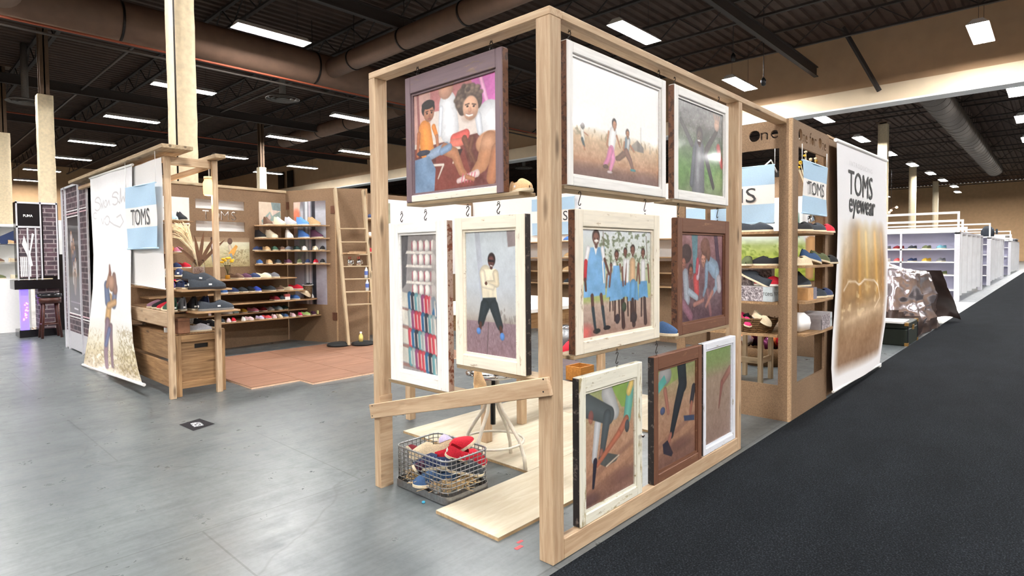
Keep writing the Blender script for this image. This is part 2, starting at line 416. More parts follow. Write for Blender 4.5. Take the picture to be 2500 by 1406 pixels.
# ================================================================== the hall
def concrete():
    m, nt, bs = newmat('polished_concrete')
    tc = N(nt,'ShaderNodeTexCoord'); v = tc.outputs['Object']
    n1 = N(nt,'ShaderNodeTexNoise', Scale=.55, Detail=6., Roughness=.6); n2 = N(nt,'ShaderNodeTexNoise', Scale=5., Detail=8., Roughness=.7); n3 = N(nt,'ShaderNodeTexNoise', Scale=40., Detail=4.)
    for n in (n1,n2,n3): L(nt, v, n.inputs['Vector'])
    c = ramp(nt, n1.outputs['Fac'], [(.3,C8(86,92,94)),(.5,C8(99,105,106)),(.72,C8(114,119,119))])
    c = mixc(nt, 1.0, c, ramp(nt, n2.outputs['Fac'], [(.25,(.70,.72,.74)),(.48,(.92,.93,.94)),(.62,(1,1,1))]), 'MULTIPLY')
    c = mixc(nt, .5, c, ramp(nt, n3.outputs['Fac'], [(.3,(.82,.82,.82)),(.6,(1,1,1))]), 'MULTIPLY')
    # trowel and wheel streaks drawn out along the aisle, darker scuffs, hairline cracks and old joint lines
    def streak(sx, sy, rot, scale, lo, hi, dark):
        nonlocal c
        mp = N(nt,'ShaderNodeMapping'); mp.inputs['Scale'].default_value = (sx,sy,1); mp.inputs['Rotation'].default_value = (0,0,rot); L(nt, v, mp.inputs[0])
        sc = N(nt,'ShaderNodeTexNoise', Scale=scale, Detail=9., Roughness=.68); L(nt, mp.outputs[0], sc.inputs['Vector'])
        c = mixc(nt, ramp(nt, sc.outputs['Fac'], [(lo,(0,0,0)),(hi,(1,1,1))]), c, mixc(nt, 1.0, c, (dark,dark,dark*1.02), 'MULTIPLY'))
    streak(.5,18.,.10,1.3,.42,.70,.72); streak(.7,11.,-.12,1.7,.52,.80,.70); streak(6.,.8,.1,1.3,.52,.82,.82); streak(.9,11.,.18,1.5,.61,.72,.60)
    wv = N(nt,'ShaderNodeTexNoise', Scale=1.3, Detail=3.); L(nt, v, wv.inputs['Vector'])
    dv = N(nt,'ShaderNodeVectorMath', operation='MULTIPLY_ADD'); dv.inputs[1].default_value = (.5,.5,0); L(nt, wv.outputs['Color'], dv.inputs[0]); L(nt, v, dv.inputs[2])
    cr = N(nt,'ShaderNodeTexVoronoi', feature='DISTANCE_TO_EDGE', Scale=.4); L(nt, dv.outputs[0], cr.inputs['Vector'])
    c = mixc(nt, ramp(nt, cr.outputs['Distance'], [(.0,(.45,.45,.45)),(.004,(0,0,0))]), c, C8(54,56,58))
    bk = N(nt,'ShaderNodeTexBrick', Scale=1.0); bk.inputs['Mortar Size'].default_value = .005; bk.inputs['Brick Width'].default_value = 3.05; bk.inputs['Row Height'].default_value = 1.52; bk.offset = 0.3; L(nt, v, bk.inputs['Vector'])
    c = mixc(nt, .45, c, mixc(nt, bk.outputs['Fac'], (1,1,1), C8(80,80,80)), 'MULTIPLY')
    L(nt, c, bs.inputs['Base Color'])
    r = ramp(nt, n2.outputs['Fac'], [(.3,(.40,)*3),(.65,(.27,)*3)]); L(nt, r, bs.inputs['Roughness'])
    bs.inputs['Specular IOR Level'].default_value = .55
    bump(nt, bs, n2.outputs['Fac'], .08, .004)
    return m
X0,X1,Y0,Y1,ZC = -22.,92.,-26.,66.,9.8
tag(MB().box((X0,Y0,-.1),(X1,Y1,0)).build('floor', concrete()), kind='structure')
TANW = plain('tan_hall_wall', C8(206,168,126), .8, var=.06, scale=3)
for nm,a,b in (('wall_left',(X0,Y1,0),(X1,Y1+.2,ZC)),('wall_right',(X0,Y0-.2,0),(X1,Y0,ZC)),('wall_far',(X1,Y0,0),(X1+.2,Y1,ZC)),('wall_behind',(X0-.2,Y0,0),(X0,Y1,ZC))):
    tag(MB().box(a,b).build(nm, TANW), kind='structure')
DECK = plain('dark_painted_roof_deck', C8(74,56,46), .8, var=.2, scale=2.)
mb = MB(); P = []
y = Y0
while y < Y1:
    P += [(y,ZC),(y+.16,ZC),(y+.2,ZC+.09),(y+.34,ZC+.09)]; y += .38
mb.grid([[(X0,y,z) for y,z in P],[(X1,y,z) for y,z in P]], smooth=False); mb.box((X0,Y0,ZC+.12),(X1,Y1,ZC+.25))
tag(mb.build('ceiling', DECK), kind='structure')

# the beige drop wall across the hall with its paler fascia
TAN = plain('tan_soffit_paint', C8(196,162,126), .8, var=.05, scale=2); CREAM = plain('cream_fascia_paint', C8(238,216,184), .75, var=.04, scale=2)
so = tag(MB().box((24.2,Y0,7.62),(24.6,Y1,ZC)).build('wall_soffit', TAN), kind='structure')
MB().box((24.05,Y0,7.0),(24.7,Y1,7.64)).build('fascia', CREAM, so)
MB().box((24.0,Y0,6.93),(24.75,Y1,7.0)).build('edge_trim', WHITEP, so)
for k,(u,v) in enumerate(((712,437),(690,441))):
    c = onX(u,v,24.2); w = .55
    MB().box((24.02,c.y-w,c.z-.75),(24.06,c.y+w,c.z+.75)).build('louvre', BLACK, so)

# carpet of the aisle
cm, nt, bs = newmat('black_aisle_carpet'); bs.inputs['Roughness'].default_value = 1.; bs.inputs['Specular IOR Level'].default_value = .08
nn = N(nt,'ShaderNodeTexNoise', Scale=130., Detail=3.); L(nt, coords(nt,vary=False), nn.inputs['Vector']); n4 = N(nt,'ShaderNodeTexNoise', Scale=1.6, Detail=4.); L(nt, coords(nt,(1,2.5,1),vary=False), n4.inputs['Vector'])
c = ramp(nt, nn.outputs['Fac'], [(.3,C8(9,10,13)),(.55,C8(24,27,31)),(.8,C8(56,61,66))])
L(nt, mixc(nt,1.,c,ramp(nt,n4.outputs['Fac'],[(.3,(.7,.7,.7)),(.7,(1,1,1))]),'MULTIPLY'), bs.inputs['Base Color']); bump(nt, bs, nn.outputs['Fac'], .8, .004)
tag(MB().box((X0+8,-4.6,0.0005),(X1-2,-.045,.009)).build('aisle_carpet', cm), 'long black low-pile carpet running the length of the aisle', 'carpet')

# columns
COLM = plain('rough_fireproofed_column', C8(230,212,178), .9, var=.1, scale=14, bmp=.6); BARE = plain('bare_brown_steel', C8(96,74,54), .7)
def column(name, corner, wx, wy, label, ztop=6.5, pipe=False):
    t = thing(name, label, 'column', (corner.x, corner.y, 0))
    n = 26; jit = lambda: random.uniform(-.006,.006); rows = []
    for i in range(n+1):
        z = ztop*i/n; ring = [(0,0),(wx*.5,0),(wx,0),(wx,wy*.5),(wx,wy),(wx*.5,wy),(0,wy),(0,wy*.5),(0,0)]
        r = [(x+jit(),y+jit(),z) for x,y in ring[:-1]]; rows.append(r+[r[0]])
    MB().grid(rows).build('fireproof_coat', COLM, t)
    m = MB(); m.box((wx*.2,wy*.1,ztop-.3),(wx*.8,wy*.2,ZC-.6)); m.box((wx*.2,wy*.8,ztop-.3),(wx*.8,wy*.9,ZC-.6)); m.box((wx*.45,wy*.1,ztop-.3),(wx*.55,wy*.9,ZC-.6))
    m.box((-.1,-.1,ZC-.62),(wx+.1,wy+.1,ZC-.58)); m.build('steel_section', BARE, t)
    if pipe: MB().tube([(-.018,-.02,0),(-.018,-.02,ZC-.7)], .013, 6).build('conduit', METALD, t)
    return t
def cpos(u, d): p = CAM + ray(u,600)*d; return Vector((p.x,p.y,0))
column('hall_column', cpos(441,9.2), .29, .41, 'thick pale fireproofed column rising right behind the corner shoe display', pipe=True)
column('hall_column', cpos(104,18.5), .40, .40, 'pale column with bare steel top beyond the brick-print panels')
column('hall_column', cpos(2,24.0), .42, .42, 'pale column beyond the white shelving of the far booth')
column('hall_column', cpos(638,34), .40, .40, 'pale column standing far behind the particle board shoe wall, before the soffit')
for u,d in ((2163,36.),(2233,52.),(2288,66.)):
    tag(column('hall_column', cpos(u,d), .5, .5, 'slim pale column far behind the silver booths', 9.1), group='columns far behind the silver booths')

# ceiling lights: one row grid of long fluorescent fixtures
LAMP = emit('lamp_diffuser', LAMP_C, LAMP_W/(math.pi*2.2*.5)*.36)
lt_mesh = MB().box((-1.1,-.25,-.012),(1.1,.25,0)).mesh('diffuser'); lt_mesh.materials.append(LAMP)
hs = MB().add([(-1.12,-.27,-.02),(1.12,-.27,-.02),(1.12,.27,-.02),(-1.12,.27,-.02),(-1.05,-.12,.14),(1.05,-.12,.14),(1.05,.12,.14),(-1.05,.12,.14)],[(4,5,6,7),(0,1,5,4),(1,2,6,5),(2,3,7,6),(3,0,4,7)]).mesh('housing'); hs.materials.append(WHITEP)
rd = MB().tube([(0,0,.12),(0,0,1.8)],.006,5).mesh('hanger'); rd.materials.append(METALD)
def fixture(x, y, z, label, group):
    t = thing('ceiling_light', label, 'ceiling light', (x,y,z), 0, group)
    link('diffuser', lt_mesh, None, t); link('housing', hs, None, t); link('hanger_rod', rd, None, t, (-.8,0,0)); link('hanger_rod', rd, None, t, (.8,0,0))
LA = 'long white fluorescent fixture hung under the brown roof before the soffit'
LB = 'bright fluorescent fixture hung under the dark roof beyond the beige soffit'
for u,v in ((665,85),(450,216),(323,291),(226,349),(173,387),(103,416),(862,289),(701,338),(561,383),(869,372),(739,408),(655,422),(75,441),(52,463),(1550,80),(1807,205),(2395,80)):
    p = onZ(u,v,8.0); fixture(p.x, p.y, 8.0, LA, 'fluorescent fixtures before the soffit')
for u,v in ((2010,290),(2103,340),(2172,375),(2228,402),(2272,423),(2302,440),(2330,455),(2480,222),(2496,290)):
    p = onZ(u,v,8.0); fixture(p.x, p.y, 8.0, LB, 'fluorescent fixtures beyond the soffit')
for x in (-16.1,-8.6,-1.1,6.4,13.9):  # unseen rows continuing the grid; outer ones added to brighten upright faces
    for y in (-15.8,-7.9,0.,7.8):
        if (x,y) != (13.9,7.8): fixture(x, y, 8.0, LA, 'fluorescent fixtures before the soffit')
for x,y in ((30.5,-8),(38,-8),(45.3,-8),(52.7,-8),(21.4,-15.8),(30.5,-15.8),(38,-15.8),(45.3,-.1),(52.7,-.1),(60,-.1),(67.2,-.1),(74.6,-.1),(82,-.1),(82,7.),(74.6,-8),(82,-8),(82,14)): fixture(x, y, 8.0, LB, 'fluorescent fixtures beyond the soffit')  # fixtures carried on along the grid, added to brighten far faces and wall
for x,y in ((-1.1,15.8),(-1.1,23.7),(-8.6,15.8),(21.4,-7.9)): fixture(x, y, 8.0, LA, 'fluorescent fixtures before the soffit')

# roof joists
JO = plain('dark_joist_steel', C8(52,44,40), .7)
def joist(x):
    m = MB(); y0, y1 = Y0+2, Y1-2; m.box((x-.06,y0,9.62),(x+.06,y1,9.7)); m.box((x-.06,y0,8.9),(x+.06,y1,8.97)); y = y0; k = 0
    while y+.9 < y1:
        m.bar((x,y,8.95 if k%2 else 9.65),(x,y+.9,9.65 if k%2 else 8.95),.035,.035); y += .9; k += 1
    return m.build('roof_joist', JO)
for x in (-9.,-5.2,-1.4,2.4,6.2,10.0,13.8,17.6,21.4,26.5,31,36,41,47,54,62,72,84):
    tag(joist(x), 'dark open-web steel joist under the roof deck', 'roof joist', 'steel joists under the roof')
for y in (-2.2,5.6,13.4,21.0,29.2,37.4):
    tag(MB().box((X0+2,y-.02,8.36),(23.9,y+.14,8.4)).box((X0+2,y+.04,8.4),(23.9,y+.08,8.72)).box((X0+2,y-.02,8.72),(23.9,y+.14,8.76)).build('roof_girder', JO), 'dark steel girder crossing under the joists towards the soffit', 'girder', 'steel girders under the roof')
# ducts
DUCT = plain('brown_painted_duct', C8(126,98,80), .7, var=.1, scale=3); DUCTG = plain('grey_duct', C8(112,106,100), .55, .3)
def duct(a, b, r, label, mat, rings=2.4, strap=True):
    a = Vector(a); b = Vector(b); t = thing('air_duct', label, 'duct', (a.x,a.y,a.z))
    MB().tube([(0,0,0), b-a], r, 24).build('duct_body', mat, t)
    n = max(2,int((b-a).length/rings)); d = (b-a).normalized()
    for i in range(n):
        p = (b-a)*((i+.5)/n); MB().tube([p-d*.03, p+d*.03], r+.025, 24).build('ring', METALD if strap else mat, t)
        MB().tube([(p.x,p.y,r),(p.x,p.y,ZC-a.z-.004)], .012, 5).build('hanger_rod', METALD, t)
    return t
pm = onZ(500,139,7.55); ym = pm.y+.3
duct((-6,ym,8.1),(23.8,ym,8.1),.58,'fat brown main duct running along under the roof',DUCT,5.)
xb = onZ(1040,85,7.95).x; duct((xb,ym-.5,8.1),(xb,-2,8.1),.33,'round brown branch duct reaching out over the aisle from the main duct',DUCT,2.6)
xb2 = onZ(830,302,8.35).x+.6; duct((xb2,34,8.52),(xb2,22,8.52),.38,'round brown branch duct farther back near the soffit',DUCT,2.6)
xb3 = onZ(8,120,7.6).x-.6; duct((xb3,ym-1,7.9),(xb3,3,7.9),.5,'brown branch duct crossing the far corner of the roof above the brick-print booth',DUCT,2.6)
pr = onZ(2330,318,7.6); duct((25.2,pr.y,8.1),(62,pr.y,8.1),.55,'grey spiral duct with many rings beyond the soffit',DUCTG,1.1,False)
pr = onZ(2480,395,8.2); duct((30,pr.y-3.,8.3),(70,pr.y-3.,8.3),.4,'second grey duct beyond the soffit',DUCTG,2.2,False)
# pipes
RUST = plain('red_sprinkler_pipe', C8(150,72,46), .6); PIPE = plain('dark_conduit', C8(70,62,56), .6)
for (u,v),z,mt,lb in (((300,105),7.4,RUST,'thin red sprinkler pipe running below the main duct'),((420,148),7.35,PIPE,'thin dark conduit running just below the red sprinkler pipe'),((300,310),8.3,RUST,'thin rusty sprinkler pipe far back under the roof')):
    p = onZ(u,v,z); tag(MB().tube([(-8,p.y,z),(23.9,p.y,z)],.035,8).build('pipe', mt), lb, 'pipe')
for (u,v),z,lb in (((330,110),8.6,'long dark conduit crossing below the joists above the corner display'),((1110,30),8.6,'dark conduit crossing below the joists above the window rack')):
    p = onZ(u,v,z); tag(MB().tube([(p.x,-8,z),(p.x,50,z)],.05,8).build('pipe', PIPE), lb, 'pipe')
a = onX(2147,222,23.9); tag(MB().bar(a, (22.8,a.y+1.0,ZC-.08), .12,.12).build('brace_strut', JO), 'dark steel strut braced from the roof down against the soffit', 'brace')
for u,v,lb in ((690,243,'round white air diffuser below the main duct'),(62,250,'round air diffuser at the edge of the roof above the far booth'),(1279,411,'round air diffuser beyond the soffit, seen through the window rack')):
    p = onZ(u,v,7.5); t = thing('air_diffuser', lb, 'air vent', p)
    for k,r in enumerate((.62,.42,.22)): MB().lathe([(r,0),(r-.12,.08),(r-.1,.09),(r+.02,.01),(r,0)],24).build('ring', DUCTG, t)
    MB().tube([(0,0,.05),(0,0,ZC-p.z-.006)],.12,10).build('neck', DUCTG, t)
for u,v in ((1864,190),(1790,130)):
    p = onX(u,v,19.0); t = thing('drop_cord', 'thin black cord with a dark plug hanging from the roof before the soffit', 'cord', (p.x,p.y,p.z), group='cords hanging before the soffit')
    MB().tube([(0,0,0),(0,0,ZC-p.z-.004)],.012,5).build('cord', BLACK, t); MB().lathe([(0,-.28),(.07,-.26),(.09,-.1),(.04,0),(0,.02)],10).build('plug', BLACK, t)
# ================================================================== prints inside the old window sashes
def pic_running(w,h):
    c = Cv(w,h,(246,248,250)); c.grad([(0,(250,252,255)),(.55,(252,250,246)),(.6,(232,218,196)),(.66,(206,176,140)),(.85,(186,140,108)),(1,(120,84,76))]); c.noise(.10,9,14,.62,1); c.noise(.08,60,40,.62,1)
    c.speck((150,128,90),40,16,.6,(0,.56,1,.68)); c.poly([(.64,.64),(.72,.57),(.80,.63),(.80,.68),(.64,.68)],(150,140,128)); c.poly([(.72,.575),(.80,.63),(.80,.68),(.72,.68)],(120,112,104))
    c.line([(.765,.44),(.765,.66)],.003,(150,146,140)); c.line([(.885,.6),(.885,.68)],.004,(120,110,90)); c.speck((110,112,80),26,30,.5,(.85,.56,.93,.63)); c.speck((130,120,90),26,30,.55,(.0,.55,.14,.66))
    c.ell(.25,.97,.35,.07,(96,70,66),soft=1.2,a=.6); c.ell(.85,.95,.2,.06,(96,70,66),soft=1.2,a=.5)
    s=(176,118,86)
    c.line([(.10,.60),(.11,.68)],[.03,.026],(236,232,222)); c.line([(.10,.68),(.12,.74)],[.02,.014],(64,80,84)); c.line([(.115,.74),(.125,.77)],.008,s); c.ell(.105,.565,.022,.03,(70,52,44)); c.line([(.12,.62),(.16,.64)],.006,s)
    c.line([(.60,.60),(.585,.70)],[.065,.056],(118,138,152)); c.line([(.61,.60),(.60,.68)],[.03,.02],(206,206,206)); c.line([(.58,.71),(.50,.78),(.47,.79)],[.05,.04,.028],(120,88,74)); c.line([(.585,.71),(.63,.78),(.66,.86)],[.052,.042,.03],(136,98,84)); c.ell(.665,.875,.035,.014,(70,138,142)); c.line([(.56,.62),(.55,.70)],.012,s); c.line([(.63,.64),(.68,.69)],[.012,.01],s); c.head(.60,.53,.042,s,(70,54,48),.4)
    c.line([(.43,.56),(.41,.70)],[.085,.075],(248,246,246)); c.line([(.38,.56),(.36,.68),(.40,.74)],[.014,.012,.01],s); c.line([(.47,.58),(.51,.68)],[.014,.01],s); c.line([(.41,.72),(.43,.80),(.40,.90)],[.06,.048,.03],(236,150,196)); c.line([(.40,.73),(.37,.82),(.335,.87)],[.056,.042,.028],(222,132,178)); c.ell(.345,.885,.03,.02,(96,70,60)); c.ell(.39,.93,.03,.012,(210,190,190))
    c.head(.445,.475,.05,(190,132,100),(38,32,32),.5,.55); c.noise(.03,70,60); c.im = np.clip(c.im*.93+.09,0,1); return c  # glass haze painted in by lifting all print colours
def pic_founder(w,h):
    c = Cv(w,h,(226,214,206)); c.poly([(.0,0),(1,0),(1,.25),(.0,.2)],(190,120,120)); c.poly([(0,0),(.22,0),(.22,.5),(0,.5)],(204,160,150)); c.poly([(.72,0),(1,0),(1,.34),(.86,.3)],(214,110,186)); c.line([(.83,0),(.9,.25)],.03,(240,170,210)); c.line([(.05,0),(.07,.45)],.02,(150,90,90)); 
    c.poly([(0,.55),(1,.5),(1,1),(0,1)],(110,62,58)); c.noise(.1,12,14,.5,1); c.poly([(.3,.62),(.62,.6),(.75,.98),(.22,1)],(130,66,58))
    s=(186,124,92); sd=(120,78,62)
    c.line([(.44,.17),(.46,.42)],[.18,.20],(240,242,246)); c.ell(.42,.02,.09,.10,(214,160,134)); c.line([(.36,.2),(.34,.45)],[.04,.03],(228,232,240))
    c.line([(.52,.53),(.66,.50)],[.085,.07],(228,100,92)); c.line([(.50,.57),(.62,.56)],[.07,.05],(236,128,110)); c.line([(.64,.54),(.70,.68),(.72,.76)],[.05,.036,.02],sd); c.line([(.73,.55),(.70,.66),(.76,.78)],[.03,.03,.02],sd)
    c.line([(.42,.60),(.58,.62)],.02,(226,214,200)); c.line([(.56,.62),(.50,.75)],.008,(226,214,200)); c.line([(.24,.74),(.38,.75),(.31,.88)],[.014,.014,.008],(230,218,206)); c.poly([(.44,.62),(.62,.63),(.58,.7),(.46,.68)],(60,44,46))
    c.line([(.14,.37),(.17,.58)],[.14,.155],(244,154,74)); c.line([(.06,.4),(.04,.62)],[.035,.026],(190,112,74)); c.line([(.26,.36),(.30,.46)],[.04,.03],(236,140,64)); c.line([(.30,.46),(.31,.56)],[.028,.026],s)
    c.line([(.2,.64),(.42,.58)],[.07,.065],(150,170,196)); c.line([(.40,.60),(.52,.66),(.60,.84),(.66,.90)],[.085,.08,.06,.042],(190,130,96)); c.line([(.46,.59),(.36,.62)],.05,(132,158,190)); c.ell(.12,.6,.09,.03,(60,62,76))
    c.poly([(.0,.66),(.20,.64),(.28,.78),(.26,1.0),(0,1.0)],(118,146,178)); c.noise(.03,40,40)
    c.ell(.19,.165,.088,.085,(36,30,30)); c.ell(.20,.215,.068,.082,(184,126,98)); c.line([(.16,.195),(.19,.19)],.006,(70,44,38)); c.line([(.22,.19),(.25,.195)],.006,(70,44,38)); c.ell(.175,.212,.012,.010,(40,28,26)); c.ell(.235,.212,.012,.010,(40,28,26)); c.ell(.207,.24,.014,.016,(160,104,80),soft=.8); c.line([(.19,.268),(.225,.268)],.006,(140,70,66)); c.ell(.19,.125,.085,.045,(34,28,28))
    c.line([(.92,.40),(.96,.58)],[.25,.22],(238,240,244)); c.line([(.80,.36),(.82,.50)],[.06,.05],(226,230,238)); c.ell(.92,.62,.15,.11,(206,148,112)); c.line([(.92,.62),(.84,.80),(.72,.90)],[.16,.11,.05],(202,142,104)); c.line([(1.0,.70),(.94,.94)],[.1,.09],(188,126,92)); c.ell(.9,.62,.08,.06,(222,176,146),soft=1.2,a=.5)
    c.line([(.56,.93),(.78,.88)],[.03,.05],(236,210,206)); 
    for k in range(5): c.line([(.62+.035*k,.87),(.60+.035*k,.95)],.006,(206,96,120))
    c.line([(.66,.90),(.74,.93)],[.03,.026],s); c.ell(.685,.175,.155,.14,(98,80,70)); c.ell(.62,.22,.06,.10,(88,72,64)); c.ell(.80,.20,.05,.09,(92,76,66))
    for k in range(40):
        a = k*2.399; r_ = .35+.65*((k*7)%40)/40; c.ell(.69+.15*r_*math.cos(a), .155+.125*r_*math.sin(a), .026,.022,(84+16*(k%4),68+14*(k%4),60+12*(k%4)),soft=.7)
    c.ell(.715,.265,.088,.115,(226,176,146),rot=-.3); c.ell(.70,.335,.075,.05,(176,130,106),soft=.9,a=.55); c.line([(.655,.225),(.70,.222)],.007,(92,68,58)); c.line([(.735,.232),(.775,.245)],.007,(92,68,58)); c.ell(.68,.243,.014,.009,(60,44,40)); c.ell(.752,.256,.014,.009,(60,44,40)); c.ell(.705,.28,.018,.026,(206,150,122),soft=.8); c.line([(.665,.318),(.695,.333),(.735,.33)],.011,(250,244,238)); c.line([(.665,.31),(.70,.322),(.74,.322)],.003,(150,90,80))
    c.noise(.03,60,60); c.im = c.im*.94+.05; return c  # slight haze of the glass mixed into the ink
def pic_mud(w,h):
    c = Cv(w,h,(96,98,96)); c.grad([(0,(150,150,152)),(.25,(112,112,110)),(.5,(98,122,86)),(.75,(104,150,76)),(1,(132,146,112))]); c.noise(.14,14,20); c.speck((200,200,200),60,60,.7,(0,0,1,.5),.4)
    for x in range(12): c.line([(.05+x*.08,0),(.05+x*.082,.3)],.006,(128,126,124),a=.5)
    c.line([(.46,.5),(.44,.95)],[.2,.24],(118,120,128)); c.line([(.36,.5),(.30,.9)],[.06,.07],(98,102,112)); c.line([(.60,.55),(.78,.9)],[.07,.05],(58,54,58)); c.line([(.30,.45),(.08,.22)],[.06,.04],(86,84,88)); c.line([(.62,.48),(.86,.22)],[.07,.045],(74,66,66))
    c.head(.47,.34,.10,(132,112,104),(52,48,50),0,.6); c.ell(.46,.41,.04,.035,(60,30,34)); c.ell(.46,.395,.035,.012,(240,236,232)); c.ell(.55,.30,.13,.10,(56,52,54),soft=.8,a=.5); c.ell(.46,.58,.05,.09,(190,192,200),soft=1.,a=.7); c.ell(.43,.8,.04,.16,(170,172,182),soft=1.,a=.6)
    c.ell(.86,.15,.06,.07,(206,170,152)); 
    for k in range(4): c.line([(.83+.025*k,.12),(.79+.045*k,.03)],.011,(202,164,146))
    c.line([(.9,.42),(.98,.62)],[.08,.06],(196,78,72)); c.ell(.1,.85,.12,.16,(96,140,70),soft=1.,a=.7); c.ell(.9,.85,.09,.14,(150,170,110),soft=1.,a=.7); c.noise(.05,70,70); return c
def kid_uniform(c, x, yh, r, sc, dress=True, skin=(92,62,54)):
    sk=skin; blue=(120,176,222)
    c.line([(x-.03*sc,yh+.55*sc),(x-.035*sc,yh+.80*sc)],[.022*sc,.016*sc],(70,44,40)); c.line([(x+.04*sc,yh+.55*sc),(x+.05*sc,yh+.80*sc)],[.022*sc,.016*sc],(74,48,42))
    if dress:
        c.line([(x-.03,yh+.12*sc),(x-.03,yh+.30*sc)],[.06*sc,.07*sc],(244,244,246)); c.poly([(x-.06*sc,yh+.13*sc),(x+.05*sc,yh+.13*sc),(x+.11*sc,yh+.55*sc),(x-.13*sc,yh+.56*sc)],blue)
    else:
        c.line([(x,yh+.13*sc),(x,yh+.36*sc)],[.07*sc,.08*sc],(238,238,240)); c.poly([(x-.08*sc,yh+.36*sc),(x+.08*sc,yh+.36*sc),(x+.10*sc,yh+.58*sc),(x,yh+.56*sc),(x-.09*sc,yh+.58*sc)],(104,166,216))
    c.line([(x-.1*sc,yh+.16*sc),(x-.13*sc,yh+.38*sc)],[.022*sc,.016*sc],sk); c.line([(x+.1*sc,yh+.16*sc),(x+.12*sc,yh+.38*sc)],[.022*sc,.016*sc],sk); c.head(x,yh,r,sk,(52,40,40),0,.45)
def pic_school(w,h):
    c = Cv(w,h,(214,222,222)); c.grad([(0,(222,230,236)),(.3,(206,214,200)),(.52,(186,196,150)),(.66,(178,190,120)),(.70,(196,174,158)),(1,(160,130,118))]); c.speck((96,110,76),26,30,.52,(.22,0,1,.42),.75); c.speck((240,244,246),30,34,.62,(.2,0,1,.4),.6); c.line([(.28,.02),(.30,.42)],.006,(120,104,90)); c.line([(.93,.05),(.95,.3)],.006,(110,100,86)); c.noise(.07,30,30,.66,1)
    for x,yh,r,sc,d in ((.39,.34,.028,.55,True),(.60,.21,.045,.80,False),(.47,.24,.05,.80,True),(.88,.22,.05,.82,False)): kid_uniform(c,x,yh,r,sc,d,(128,82,70))
    kid_uniform(c,.715,.19,.055,.9,False,(132,86,74)); c.line([(.71,.32),(.71,.50)],[.075,.08],(222,186,146)); c.line([(.64,.30),(.63,.5)],[.03,.03],(240,240,240)); c.line([(.72,.55),(.71,.66)],[.09,.08],(108,170,220))
    for x0 in (.71,.55,.90): c.line([(x0,.70),(x0+.02,.95)],[.03,.045],(70,48,46))
    c.ell(.73,.88,.05,.06,(60,46,48)); c.ell(.58,.76,.035,.05,(60,72,54)); c.ell(.48,.87,.035,.05,(58,48,56))
    c.poly([(.06,.17),(.30,.16),(.31,.62),(.02,.63),(.04,.3)],(126,180,226)); c.line([(.08,.18),(.05,.30)],[.045,.04],(244,244,246)); c.line([(.27,.18),(.29,.28)],[.04,.035],(244,244,246)); c.line([(.05,.30),(.04,.46)],[.035,.03],(206,54,66)); c.line([(.04,.46),(.05,.56)],[.02,.018],(92,58,50)); c.line([(.30,.28),(.36,.42)],[.022,.018],(98,64,54)); c.poly([(.15,.15),(.21,.15),(.18,.24)],(250,250,250)); c.line([(.27,.3),(.29,.5)],.012,(240,244,250))
    c.line([(.13,.62),(.14,.75)],[.032,.026],(96,64,56)); c.line([(.25,.62),(.27,.75)],[.03,.026],(100,66,58)); c.line([(.14,.74),(.17,.93)],[.03,.022],(46,62,72)); c.line([(.27,.74),(.30,.92)],[.03,.022],(46,62,72)); c.ell(.19,.955,.05,.025,(40,44,44)); c.ell(.33,.94,.05,.022,(40,38,42)); c.head(.185,.075,.078,(132,92,82),(60,46,46),.1,.4); c.ell(.19,.105,.03,.012,(250,246,240)); c.ell(.04,.96,.09,.07,(214,110,104),soft=1.2); c.noise(.03,60,60); return c
def pic_kneel(w,h):
    c = Cv(w,h,(140,104,112)); c.grad([(0,(158,116,120)),(.4,(128,92,98)),(1,(92,66,76))]); c.noise(.12,12,16); c.poly([(.24,0),(.38,0),(.36,.45),(.28,.45)],(96,138,150)); c.line([(.82,0),(.9,.4)],.07,(84,60,84))
    c.ell(.12,.22,.12,.11,(70,54,58)); c.head(.06,.32,.08,(172,112,96),(64,48,50),.5); c.line([(.1,.45),(.14,.75)],[.09,.10],(168,176,188)); c.head(.22,.42,.075,(156,96,80),(58,44,46),.4); c.line([(.34,.52),(.36,.68)],[.10,.09],(206,76,78)); c.line([(.40,.38),(.38,.5)],[.05,.05],(212,188,200)); c.line([(.38,.30),(.36,.44)],[.05,.05],(190,86,100))
    c.line([(.66,.34),(.80,.42)],[.13,.17],(150,176,200)); c.line([(.60,.36),(.58,.62),(.52,.72)],[.07,.05,.03],(140,166,190)); c.line([(.86,.45),(.84,.64),(.74,.72)],[.09,.06,.04],(158,182,204)); c.line([(.9,.55),(.92,.66)],.09,(196,188,196)); c.head(.52,.28,.09,(206,150,132),(120,84,74),-.5,.5); c.ell(.56,.14,.11,.11,(128,88,78)); c.ell(.64,.22,.05,.10,(124,84,74))
    c.line([(.18,.66),(.36,.74)],[.06,.05],(176,190,204)); c.line([(.06,.8),(.22,.95)],[.09,.08],(152,104,122)); c.line([(.62,.68),(.70,.96)],[.06,.05],(150,104,108)); c.line([(.74,.7),(.58,.86)],[.05,.03],(184,126,112)); c.line([(.3,.82),(.52,.78)],[.04,.03],(176,120,108)); c.noise(.06,50,60); c.im *= .96; return c
